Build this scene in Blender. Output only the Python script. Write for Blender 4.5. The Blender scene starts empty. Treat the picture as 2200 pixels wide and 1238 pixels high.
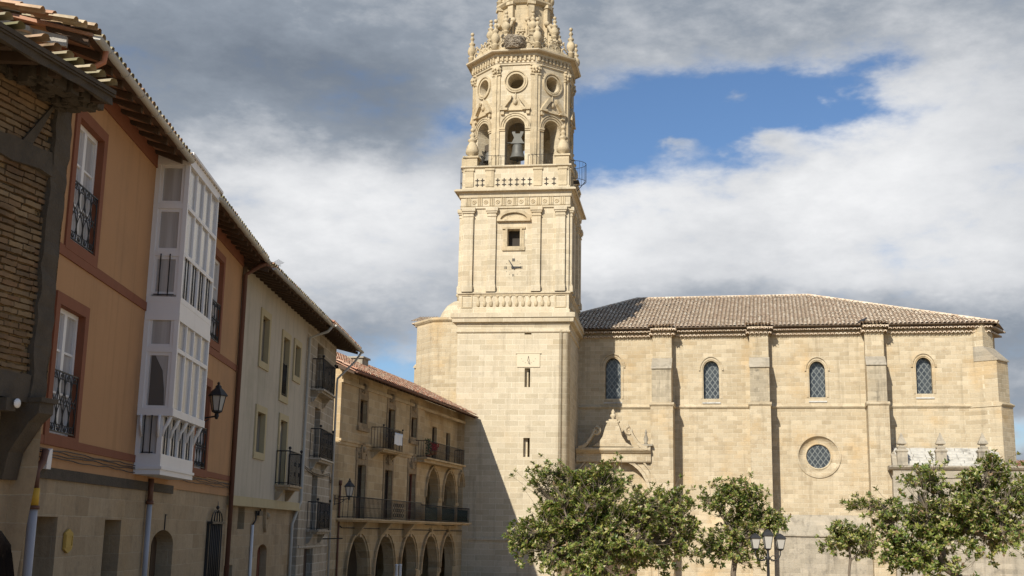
import bpy, math, random
from mathutils import Vector, Matrix
R = math.radians; PI = math.pi
random.seed(7)
scene = bpy.context.scene
COL = scene.collection

# ------------------------------------------------------------------ camera
FOC, W2, H2 = 2600.0, 1100.0, 619.0
TH, RO = math.atan(522 / FOC), R(1.06)
cF = Vector((0, math.cos(TH), math.sin(TH)))
_r0, _u0 = Vector((1, 0, 0)), Vector((0, -math.sin(TH), math.cos(TH)))
cR = _r0 * math.cos(RO) + _u0 * math.sin(RO)
cU = _u0 * math.cos(RO) - _r0 * math.sin(RO)
cam = bpy.data.objects.new('camera', bpy.data.cameras.new('camera'))
COL.objects.link(cam)
m = Matrix.Identity(4)
for i in range(3):
    m[i][0], m[i][1], m[i][2] = cR[i], cU[i], -cF[i]
cam.matrix_world = m
cam.data.sensor_width = 36.0
cam.data.lens = 36.0 * FOC / 2200.0
cam.data.clip_start, cam.data.clip_end = 0.1, 6000
scene.camera = cam

def ray(px, py):
    return cF + cR * ((px - W2) / FOC) - cU * ((py - H2) / FOC)
def at(px, py, Y):
    r = ray(px, py); return r * (Y / r.y)
def ground_z(y):
    return -1.65 - 0.031 * max(-20, min(y, 130))

# ------------------------------------------------------------------ light
SUN_EL, SUN_TRAVEL = 34.0, 28.5          # travel heading clockwise from +Y
sd = Vector((math.sin(R(SUN_TRAVEL)) * math.cos(R(SUN_EL)), math.cos(R(SUN_TRAVEL)) * math.cos(R(SUN_EL)), -math.sin(R(SUN_EL))))
sl = bpy.data.lights.new('sun', 'SUN'); sl.energy = 5.0; sl.angle = R(0.53); sl.color = (1.0, 0.945, 0.84)
so = bpy.data.objects.new('sun', sl); COL.objects.link(so)
so.rotation_euler = sd.to_track_quat('-Z', 'Y').to_euler(); so.location = (-60, -100, 90)
scene.view_settings.view_transform = 'Standard'
scene.view_settings.look = 'None'
scene.view_settings.exposure = 0.24
scene.view_settings.gamma = 1.0

class NT:
    """tiny node-tree helper"""
    def __init__(s, tree): s.t = tree; tree.nodes.clear()
    def n(s, typ, ins=None, **kw):
        nd = s.t.nodes.new(typ)
        for k, v in kw.items(): setattr(nd, k, v)
        for k, v in (ins or {}).items(): s.put(nd.inputs[k], v)
        return nd
    def put(s, sock, v):
        if hasattr(v, 'is_output') or isinstance(v, bpy.types.NodeSocket): s.t.links.new(v, sock)
        else: sock.default_value = v
    def math(s, op, a, b=None, c=None, clamp=False):
        nd = s.t.nodes.new('ShaderNodeMath'); nd.operation = op; nd.use_clamp = clamp
        for i, v in enumerate((a, b, c)):
            if v is not None: s.put(nd.inputs[i], v)
        return nd.outputs[0]
    def mix(s, f, a, b, bt='MIX'):
        nd = s.t.nodes.new('ShaderNodeMix'); nd.data_type = 'RGBA'; nd.blend_type = bt
        s.put(nd.inputs['Factor'], f); s.put(nd.inputs[6], a); s.put(nd.inputs[7], b)
        return nd.outputs[2]
    def rng(s, v, a, b, c=0.0, d=1.0, smooth=False):
        nd = s.t.nodes.new('ShaderNodeMapRange')
        if smooth: nd.interpolation_type = 'SMOOTHSTEP'
        for i, q in enumerate((v, a, b, c, d)): s.put(nd.inputs[i], q)
        return nd.outputs[0]
    def noise(s, vec, scale, detail=4.0, rough=0.55, dist=0.0):
        nd = s.n('ShaderNodeTexNoise', {'Vector': vec, 'Scale': scale, 'Detail': detail, 'Roughness': rough, 'Distortion': dist})
        return nd.outputs['Fac']
    def vscale(s, vec, sx, sy, sz):
        nd = s.n('ShaderNodeVectorMath', {0: vec}, operation='MULTIPLY'); nd.inputs[1].default_value = (sx, sy, sz)
        return nd.outputs[0]

# ------------------------------------------------------------------ world: Nishita sky behind broken cloud
world = bpy.data.worlds.new('World'); scene.world = world; world.use_nodes = True
w = NT(world.node_tree)
sky = w.n('ShaderNodeTexSky'); sky.sky_type = 'NISHITA'; sky.sun_disc = False
sky.sun_elevation = R(SUN_EL); sky.sun_rotation = R(SUN_TRAVEL + 180)
sky.air_density = 1.0; sky.dust_density = 0.6; sky.ozone_density = 1.6
dirv = w.n('ShaderNodeTexCoord').outputs['Generated']
sep = w.n('ShaderNodeSeparateXYZ', {0: dirv})
az0 = w.math('DEGREES', w.math('ARCTAN2', sep.outputs[0], sep.outputs[1]))
el0 = w.math('DEGREES', w.math('ARCSINE', sep.outputs[2]))
flat = w.vscale(dirv, 1.0, 1.0, 2.1)
wa = w.math('SUBTRACT', w.noise(flat, 4.5, 6, 0.6), 0.5)
wb = w.math('SUBTRACT', w.noise(w.n('ShaderNodeVectorMath', {0: flat, 1: (3.1, 7.7, 1.3)}, operation='ADD').outputs[0], 4.5, 6, 0.6), 0.5)
az = w.math('ADD', az0, w.math('MULTIPLY', wa, 11.0))
el = w.math('ADD', el0, w.math('MULTIPLY', wb, 6.0))
def azel(px, py):
    r = ray(px, py).normalized(); return math.degrees(math.atan2(r.x, r.y)), math.degrees(math.asin(r.z))
def blob(px, py, rx, ry, amp, rot=0.0):
    a, e = azel(px, py); k = math.degrees(1 / FOC)
    du, dv = w.math('SUBTRACT', az, a), w.math('SUBTRACT', el, e)
    c, s_ = math.cos(R(rot)), math.sin(R(rot))
    u = w.math('DIVIDE', w.math('ADD', w.math('MULTIPLY', du, c), w.math('MULTIPLY', dv, s_)), rx * k)
    v = w.math('DIVIDE', w.math('SUBTRACT', w.math('MULTIPLY', dv, c), w.math('MULTIPLY', du, s_)), ry * k)
    q = w.math('ADD', w.math('MULTIPLY', u, u), w.math('MULTIPLY', v, v))
    return w.math('MULTIPLY', w.math('EXPONENT', w.math('MULTIPLY', q, -1.0)), amp)
def addall(l):
    o = l[0]
    for q in l[1:]: o = w.math('ADD', o, q)
    return o
HOLES = [(1420, 265, 195, 118, 1.35), (1640, 200, 215, 100, 1.25), (1320, 300, 110, 70, .8), (1745, 200, 110, 80, .55), (1010, 250, 70, 70, .5), (880, 790, 140, 70, .75), (2190, 960, 60, 30, .6),
         (1590, 205, 48, 34, -1.15, 25), (1430, 335, 70, 28, -1.0), (1690, 300, 60, 26, -.5)]
holes = w.math('ADD', addall([blob(*q) for q in HOLES]), w.rng(sep.outputs[1], 0.25, -0.35, 0.0, 1.3, True))   # unseen sky behind the viewer, round the sun, cleared to lower ambient light
fine = w.noise(flat, 9.0, 8, 0.62)
fine2 = w.noise(flat, 26.0, 6, 0.6)
dens = w.math('ADD', w.math('SUBTRACT', 0.9, holes), w.math('ADD', w.math('MULTIPLY', w.math('SUBTRACT', fine, 0.5), 1.3), w.math('MULTIPLY', w.math('SUBTRACT', fine2, 0.5), 0.8)))
mask = w.rng(dens, 0.02, 0.85, 0.0, 1.0, True)
LIGHTS = [(720, 500, 360, 150, .44, 0), (900, 400, 180, 80, .24, 0), (540, 400, 160, 70, .12, 0), (1500, 440, 420, 90, .38, 0), (1950, 260, 240, 150, .40, 20), (2100, 430, 260, 120, .26, 0), (1350, 560, 170, 110, .34, 0), (1950, 560, 330, 80, .30, 0), (1550, 590, 300, 60, .16, 0),
          (200, 60, 700, 160, -.12, 0), (700, 180, 420, 120, -.19, -8), (1400, 30, 500, 60, -.04, 0), (2000, 700, 300, 60, -.08, 0), (760, 690, 150, 60, -.10, 0), (1320, 625, 120, 30, -.06, 0)]
lum = addall([blob(*q) for q in LIGHTS])
lum = w.math('ADD', w.math('ADD', lum, 0.38), w.math('ADD', w.math('MULTIPLY', w.math('SUBTRACT', fine, 0.5), 0.62), w.math('MULTIPLY', w.math('SUBTRACT', fine2, 0.5), 0.36)))
# thin edges of the clouds catch the light
edge = w.math('MULTIPLY', w.math('MULTIPLY', mask, w.math('SUBTRACT', 1.0, mask)), 0.45)
lum = w.math('ADD', lum, edge, clamp=True)
ramp = w.n('ShaderNodeValToRGB', {0: lum})
cr = ramp.color_ramp
cr.elements[0].position, cr.elements[0].color = 0.0, (1.35, 1.62, 2.05, 1)
cr.elements[1].position, cr.elements[1].color = 1.0, (7.7, 7.75, 7.85, 1)
e_ = cr.elements.new(0.32); e_.color = (2.45, 2.8, 3.3, 1)
e_ = cr.elements.new(0.62); e_.color = (5.5, 5.65, 5.9, 1)
skyc = w.mix(1.0, sky.outputs[0], (0.66, 0.79, 0.95, 1), 'MULTIPLY')
colr = w.mix(mask, skyc, ramp.outputs[0])
bg = w.n('ShaderNodeBackground', {'Color': colr, 'Strength': 0.10})
w.t.links.new(bg.outputs[0], w.n('ShaderNodeOutputWorld').inputs[0])

# ------------------------------------------------------------------ materials
MATS = {}
def new_mat(name):
    mt = bpy.data.materials.new(name); mt.use_nodes = True
    k = NT(mt.node_tree); b = k.n('ShaderNodeBsdfPrincipled'); o = k.n('ShaderNodeOutputMaterial')
    k.t.links.new(b.outputs[0], o.inputs[0]); MATS[name] = mt
    return k, b
def c4(c): return (c[0], c[1], c[2], 1.0)
def objvec(k, fold=True):
    p = k.n('ShaderNodeTexCoord').outputs['Object']
    if not fold: return p, p
    s = k.n('ShaderNodeSeparateXYZ', {0: p})
    u = k.math('ADD', s.outputs[0], k.math('MULTIPLY', s.outputs[1], 0.93))
    return p, k.n('ShaderNodeCombineXYZ', {0: u, 1: s.outputs[2]}).outputs[0]
def stone(name, ca, cb, mortar, bw, bh, msize=0.012, stain=(0.18, 0.15, 0.11), stain_amt=0.45, warm=(0.5, 0.33, 0.16), warm_amt=0.3, bump=0.25, streak=0.35, mfade=0.6, patch=0.45):
    k, b = new_mat(name)
    p, q = objvec(k)
    wob = k.n('ShaderNodeVectorMath', {0: q, 1: k.n('ShaderNodeVectorMath', {0: k.n('ShaderNodeTexNoise', {'Vector': p, 'Scale': 1.3, 'Detail': 3.0}).outputs['Color'], 'Scale': 0.05}, operation='SCALE').outputs[0]}, operation='ADD').outputs[0]
    br = k.n('ShaderNodeTexBrick', {'Vector': wob, 'Color1': c4(ca), 'Color2': c4(cb), 'Mortar': c4(mortar), 'Scale': 1.0, 'Mortar Size': msize, 'Mortar Smooth': 0.6, 'Bias': 0.0, 'Brick Width': bw, 'Row Height': bh})
    br.offset = 0.45; br.offset_frequency = 2; br.squash = 1.0
    flatc = c4([(x + y) / 2 for x, y in zip(ca, cb)])
    nz = k.noise(p, 0.55, 6, 0.6)
    c = k.mix(k.rng(nz, 0.35, 0.65, 0.0, mfade), br.outputs['Color'], flatc)
    n1 = k.noise(p, 0.33, 6, 0.62)
    c = k.mix(k.rng(n1, 0.5, 0.72, 0, warm_amt, True), c, c4(warm))
    n2 = k.noise(p, 1.9, 7, 0.65)
    c = k.mix(k.rng(n2, 0.5, 0.78, 0, stain_amt, True), c, c4(stain))
    n3 = k.noise(k.vscale(p, 2.6, 2.6, 0.16), 1.0, 5, 0.6)
    c = k.mix(k.rng(n3, 0.52, 0.75, 0, streak, True), c, c4([x * 0.55 for x in ca]))
    ws = k.n('ShaderNodeSeparateXYZ', {0: wob}); row = k.math('FLOOR', k.math('DIVIDE', ws.outputs[1], bh))
    odd = k.math('SUBTRACT', 1.0, k.math('ABSOLUTE', k.math('MODULO', row, 2.0)))
    colm = k.math('FLOOR', k.math('DIVIDE', k.math('ADD', ws.outputs[0], k.math('MULTIPLY', odd, bw * 0.45)), bw))
    wn = k.n('ShaderNodeTexWhiteNoise', {'Vector': k.n('ShaderNodeCombineXYZ', {0: colm, 1: row}).outputs[0]}); wn.noise_dimensions = '2D'
    c = k.mix(patch, c, k.mix(wn.outputs['Value'], (0.80, 0.78, 0.745, 1), (1.20, 1.185, 1.17, 1)), 'MULTIPLY')
    n5 = k.noise(k.vscale(p, 1.1, 1.1, 0.12), 1.0, 6, 0.7)
    c = k.mix(k.rng(n5, 0.56, 0.70, 0, streak * 0.9, True), c, c4([x * 0.7 for x in stain]))
    n4 = k.noise(p, 11.0, 5, 0.7)
    c = k.mix(0.8, c, k.mix(n4, (0.72, 0.72, 0.72, 1), (1.25, 1.25, 1.25, 1)), 'MULTIPLY')
    k.put(b.inputs['Base Color'], c); b.inputs['Roughness'].default_value = 0.92
    b.inputs['Specular IOR Level'].default_value = 0.15
    h = k.math('ADD', k.math('MULTIPLY', br.outputs['Fac'], -0.6), k.math('ADD', n4, k.math('MULTIPLY', n2, 1.2)))
    bp = k.n('ShaderNodeBump', {'Strength': bump, 'Distance': 0.05, 'Height': h})
    k.t.links.new(bp.outputs[0], b.inputs['Normal'])
def plain(name, col, rough=0.7, var=0.25, scale=3.0, stain=None, stain_amt=0.3, metal=0.0, bump=0.1, streak=0.0, spec=0.3):
    k, b = new_mat(name)
    p, q = objvec(k, False)
    n = k.noise(p, scale, 6, 0.62)
    c = k.mix(n, c4([x * (1 - var) for x in col]), c4([min(1, x * (1 + var)) for x in col]))
    if stain:
        n2 = k.noise(p, scale * 0.35, 6, 0.65)
        c = k.mix(k.rng(n2, 0.48, 0.74, 0, stain_amt, True), c, c4(stain))
    if streak:
        n3 = k.noise(k.vscale(p, 3.0, 3.0, 0.2), 1.0, 5, 0.6)
        c = k.mix(k.rng(n3, 0.48, 0.75, 0, streak, True), c, c4([x * 0.5 for x in col]))
    k.put(b.inputs['Base Color'], c); b.inputs['Roughness'].default_value = rough; b.inputs['Metallic'].default_value = metal
    b.inputs['Specular IOR Level'].default_value = spec
    if bump:
        bp = k.n('ShaderNodeBump', {'Strength': bump, 'Distance': 0.02, 'Height': k.noise(p, scale * 6, 4, 0.6)})
        k.t.links.new(bp.outputs[0], b.inputs['Normal'])
def tiles(name, cols, grime=(0.1, 0.09, 0.07), amt=0.5):
    k, b = new_mat(name)
    g = k.n('ShaderNodeNewGeometry').outputs['Random Per Island']
    rp = k.n('ShaderNodeValToRGB', {0: g}); cr = rp.color_ramp
    cr.elements[0].color = c4(cols[0]); cr.elements[1].color = c4(cols[-1])
    for i, c in enumerate(cols[1:-1]):
        e = cr.elements.new((i + 1) / (len(cols) - 1)); e.color = c4(c)
    p = k.n('ShaderNodeTexCoord').outputs['Object']
    c = k.mix(k.rng(k.noise(p, 1.1, 6, 0.65), 0.42, 0.7, 0, amt, True), rp.outputs[0], c4(grime))
    c = k.mix(0.7, c, k.mix(k.noise(p, 14.0, 4, 0.6), (0.65, 0.65, 0.65, 1), (1.3, 1.3, 1.3, 1)), 'MULTIPLY')
    k.put(b.inputs['Base Color'], c); b.inputs['Roughness'].default_value = 0.9; b.inputs['Specular IOR Level'].default_value = 0.2
def leafmat(name, cols):
    k, b = new_mat(name)
    g = k.n('ShaderNodeNewGeometry').outputs['Random Per Island']
    rp = k.n('ShaderNodeValToRGB', {0: g}); cr = rp.color_ramp; cr.interpolation = 'CONSTANT'
    cr.elements[0].color = c4(cols[0][1]); cr.elements[0].position = 0
    cr.elements[1].color = c4(cols[1][1]); cr.elements[1].position = cols[1][0]
    for pz, c in cols[2:]:
        e = cr.elements.new(pz); e.color = c4(c)
    k.put(b.inputs['Base Color'], rp.outputs[0]); b.inputs['Roughness'].default_value = 0.42
    b.inputs['Specular IOR Level'].default_value = 0.38
    tr = k.n('ShaderNodeBsdfTranslucent'); k.put(tr.inputs[0], k.mix(1.0, rp.outputs[0], (1.6, 1.7, 0.7, 1), 'MULTIPLY'))
    mx = k.n('ShaderNodeMixShader', {0: 0.26}); k.t.links.new(b.outputs[0], mx.inputs[1]); k.t.links.new(tr.outputs[0], mx.inputs[2])
    k.t.links.new(mx.outputs[0], [n for n in k.t.nodes if n.type == 'OUTPUT_MATERIAL'][0].inputs[0])
def glass(name, col, rough=0.08, folds=0.0, fold_col=None, fscale=9.0):
    k, b = new_mat(name)
    p = k.n('ShaderNodeTexCoord').outputs['Object']
    if folds:
        n = k.noise(k.vscale(p, 1.0, 1.0, 0.05), fscale, 3, 0.5)
        k.put(b.inputs['Base Color'], k.mix(k.rng(n, 0.35, 0.65), c4(col), c4(fold_col)))
    else: b.inputs['Base Color'].default_value = c4(col)
    b.inputs['Roughness'].default_value = rough; b.inputs['Specular IOR Level'].default_value = 0.5
def lattice(name):
    k, b = new_mat(name)
    p, q = objvec(k)
    s = k.n('ShaderNodeSeparateXYZ', {0: q})
    fr = []
    for sg in (1, -1):
        t = k.math('ADD', k.math('MULTIPLY', s.outputs[0], 2.6), k.math('MULTIPLY', s.outputs[1], sg * 1.9))
        fr.append(k.math('ABSOLUTE', k.math('SUBTRACT', k.math('FRACT', t), 0.5)))
    ln = k.math('MINIMUM', fr[0], fr[1])
    c = k.mix(k.rng(ln, 0.05, 0.14), (0.17, 0.18, 0.17, 1), (0.022, 0.028, 0.034, 1))
    c = k.mix(k.rng(k.noise(p, 3.0, 4), 0.4, 0.7, 0, 0.5), c, (0.09, 0.10, 0.10, 1))
    k.put(b.inputs['Base Color'], c); b.inputs['Roughness'].default_value = 0.3

stone('tower_stone', (0.47, 0.395, 0.272), (0.56, 0.48, 0.35), (0.67, 0.605, 0.46), 0.95, 0.38, 0.018, stain_amt=0.3, warm=(0.48, 0.35, 0.2), warm_amt=0.35, streak=0.32, bump=0.3, mfade=0.4, patch=0.36)
stone('carved_stone', (0.46, 0.375, 0.245), (0.53, 0.44, 0.295), (0.56, 0.47, 0.32), 1.2, 0.42, 0.008, stain=(0.11, 0.09, 0.065), stain_amt=0.7, warm_amt=0.25, streak=0.5, bump=0.5)
stone('nave_stone', (0.41, 0.332, 0.22), (0.525, 0.442, 0.31), (0.60, 0.53, 0.39), 0.7, 0.31, 0.02, stain=(0.28, 0.20, 0.12), stain_amt=0.55, warm=(0.50, 0.34, 0.16), warm_amt=0.55, streak=0.42, bump=0.6, mfade=0.3, patch=0.42)
stone('stained_nave_stone', (0.33, 0.28, 0.20), (0.45, 0.385, 0.28), (0.52, 0.45, 0.33), 0.7, 0.31, 0.02, stain=(0.13, 0.115, 0.09), stain_amt=0.8, warm=(0.47, 0.32, 0.15), warm_amt=0.4, streak=0.6, bump=0.6, mfade=0.4)
stone('grey_stone', (0.31, 0.275, 0.215), (0.41, 0.36, 0.28), (0.46, 0.41, 0.32), 0.75, 0.33, 0.014, stain=(0.11, 0.10, 0.09), stain_amt=0.7, warm_amt=0.1, streak=0.6, bump=0.5)
stone('house_stone', (0.36, 0.265, 0.165), (0.42, 0.325, 0.215), (0.45, 0.37, 0.26), 0.8, 0.36, 0.012, stain=(0.15, 0.12, 0.09), stain_amt=0.5, warm=(0.40, 0.26, 0.12), warm_amt=0.35, streak=0.35, bump=0.3)
stone('arcade_stone', (0.41, 0.30, 0.17), (0.50, 0.385, 0.235), (0.54, 0.44, 0.30), 0.85, 0.4, 0.018, mfade=0.3, patch=0.6, stain=(0.18, 0.12, 0.07), stain_amt=0.5, warm=(0.38, 0.22, 0.09), warm_amt=0.45, streak=0.35, bump=0.3)
stone('narrow_stone', (0.34, 0.285, 0.215), (0.42, 0.36, 0.28), (0.56, 0.50, 0.41), 0.62, 0.34, 0.03, stain=(0.17, 0.14, 0.11), stain_amt=0.45, warm_amt=0.15, bump=0.35, mfade=0.25)
stone('thin_brick', (0.25, 0.165, 0.08), (0.34, 0.235, 0.125), (0.13, 0.09, 0.05), 0.62, 0.088, 0.02, stain=(0.10, 0.07, 0.04), stain_amt=0.7, warm_amt=0.2, bump=1.0, mfade=0.35)
plain('orange_plaster', (0.455, 0.250, 0.121), 0.92, 0.12, 0.7, stain=(0.30, 0.18, 0.10), stain_amt=0.6, bump=0.25, streak=0.32)
plain('red_trim', (0.235, 0.088, 0.046), 0.85, 0.14, 2.5, streak=0.15)
plain('grey_plaster', (0.495, 0.43, 0.335), 0.94, 0.14, 1.0, stain=(0.33, 0.30, 0.22), stain_amt=0.7, streak=0.5)
plain('yellow_trim', (0.47, 0.385, 0.225), 0.85, 0.12, 2.0, streak=0.2)
plain('white_paint', (0.78, 0.75, 0.725), 0.5, 0.05, 1.5, streak=0.1)
plain('dark_wood', (0.085, 0.055, 0.036), 0.85, 0.35, 4.0, bump=0.4)
plain('old_timber', (0.085, 0.068, 0.05), 0.9, 0.4, 5.0, stain=(0.05, 0.04, 0.03), stain_amt=0.6, bump=0.7)
plain('grey_timber', (0.36, 0.33, 0.29), 0.9, 0.3, 6.0, stain=(0.12, 0.10, 0.08), stain_amt=0.5, bump=0.5)
plain('eave_boards', (0.15, 0.095, 0.065), 0.9, 0.3, 3.0)
plain('red_door_wood', (0.20, 0.065, 0.035), 0.6, 0.25, 3.0)
plain('brown_door_wood', (0.085, 0.05, 0.028), 0.6, 0.3, 3.0)
plain('iron', (0.022, 0.021, 0.021), 0.55, 0.3, 6.0, bump=0.0, spec=0.4)
plain('bronze', (0.115, 0.11, 0.095), 0.6, 0.3, 4.0, metal=0.35, spec=0.4)
plain('gutter_metal', (0.50, 0.47, 0.41), 0.6, 0.15, 2.0, stain=(0.25, 0.22, 0.18))
plain('copper_paint', (0.46, 0.175, 0.085), 0.5, 0.15, 2.0)
plain('brown_pipe', (0.15, 0.07, 0.045), 0.6, 0.2, 2.0)
plain('grey_pipe', (0.42, 0.42, 0.45), 0.5, 0.1, 2.0)
plain('yellow_paint', (0.62, 0.36, 0.04), 0.6, 0.1, 2.0)
plain('brass_yellow', (0.5, 0.33, 0.08), 0.7, 0.1, 3.0)
plain('paving', (0.36, 0.27, 0.165), 0.9, 0.2, 0.8, stain=(0.22, 0.19, 0.15))
plain('far_hill', (0.06, 0.085, 0.09), 0.95, 0.3, 0.01, bump=0.0)
plain('bark', (0.17, 0.135, 0.10), 0.9, 0.3, 8.0, bump=0.5)
plain('twigs', (0.42, 0.36, 0.28), 0.95, 0.5, 9.0, stain=(0.12, 0.10, 0.08), stain_amt=0.7, bump=1.0)
plain('slab_stone', (0.50, 0.48, 0.43), 0.9, 0.3, 3.5, stain=(0.13, 0.12, 0.10), stain_amt=0.85, bump=0.6)
plain('white_cloth', (0.75, 0.74, 0.72), 0.9, 0.06, 2.0)
plain('skin', (0.50, 0.30, 0.21), 0.6, 0.06, 5.0, bump=0.0)
plain('brown_hair', (0.012, 0.008, 0.006), 0.85, 0.4, 14.0, bump=0.3, spec=0.05)
plain('dark_coat', (0.05, 0.03, 0.03), 0.9, 0.2, 5.0)
plain('terracotta', (0.40, 0.17, 0.08), 0.8, 0.15, 4.0)
plain('red_petals', (0.50, 0.03, 0.03), 0.7, 0.3, 20.0)
plain('green_leaves', (0.06, 0.11, 0.03), 0.6, 0.3, 20.0)
plain('bird_feathers', (0.03, 0.03, 0.035), 0.7, 0.2, 9.0)
plain('arcade_shade_plaster', (0.17, 0.135, 0.10), 0.95, 0.25, 1.5, stain=(0.08, 0.065, 0.05), stain_amt=0.6)  # plaster darkened to paint the shade inside arcade and loggia
stone('sooty_carving', (0.26, 0.19, 0.115), (0.34, 0.255, 0.16), (0.34, 0.26, 0.17), 0.6, 0.3, 0.01, stain=(0.09, 0.065, 0.045), stain_amt=0.7, streak=0.5, bump=0.5)
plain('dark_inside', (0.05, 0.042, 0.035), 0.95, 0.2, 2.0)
plain('green_glass_panel', (0.03, 0.055, 0.045), 0.25, 0.2, 2.0, bump=0.0)
plain('sundial_plate', (0.60, 0.51, 0.36), 0.9, 0.08, 2.0)
tiles('nave_tiles', [(0.50, 0.375, 0.26), (0.70, 0.58, 0.44), (0.56, 0.43, 0.31), (0.74, 0.64, 0.50), (0.50, 0.35, 0.24)], (0.36, 0.285, 0.205), 0.5)
plain('channel_gap_shade', (0.25, 0.185, 0.13), 0.95, 0.3, 3.0, stain=(0.06, 0.05, 0.035), stain_amt=0.5)  # dark tone paints the shade in gaps between cover tiles and slabs
tiles('red_tiles', [(0.45, 0.22, 0.14), (0.58, 0.38, 0.26), (0.42, 0.17, 0.10), (0.62, 0.48, 0.34), (0.36, 0.20, 0.13)], (0.13, 0.10, 0.07), 0.45)
tiles('mossy_tiles', [(0.30, 0.25, 0.16), (0.42, 0.35, 0.23), (0.36, 0.21, 0.13), (0.22, 0.20, 0.11), (0.46, 0.39, 0.28)], (0.06, 0.06, 0.03), 0.85)
tiles('old_bricks', [(0.17, 0.108, 0.058), (0.235, 0.155, 0.085), (0.20, 0.118, 0.065), (0.265, 0.185, 0.105), (0.15, 0.10, 0.06)], (0.07, 0.048, 0.03), 0.7)
tiles('verge_tile_mix', [(0.50, 0.40, 0.27), (0.48, 0.25, 0.15), (0.60, 0.50, 0.34), (0.42, 0.20, 0.12), (0.56, 0.42, 0.27)], (0.10, 0.08, 0.05), 0.6)
leafmat('magnolia_leaves', [(0, (0.075, 0.115, 0.024)), (0.22, (0.14, 0.185, 0.040)), (0.46, (0.235, 0.26, 0.060)), (0.68, (0.34, 0.32, 0.095)), (0.81, (0.24, 0.155, 0.085)), (0.90, (0.50, 0.43, 0.26))])
glass('dark_pane', (0.018, 0.018, 0.018), 0.1)
glass('hazy_pane', (0.11, 0.105, 0.10), 0.12)
glass('curtained_pane', (0.34, 0.33, 0.33), 0.15, 1.0, (0.56, 0.55, 0.54))
glass('dim_curtain_pane', (0.38, 0.36, 0.34), 0.2, 1.0, (0.52, 0.50, 0.48))
glass('lamp_glass', (0.42, 0.40, 0.36), 0.25)
lattice('leaded_glass')

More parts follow.
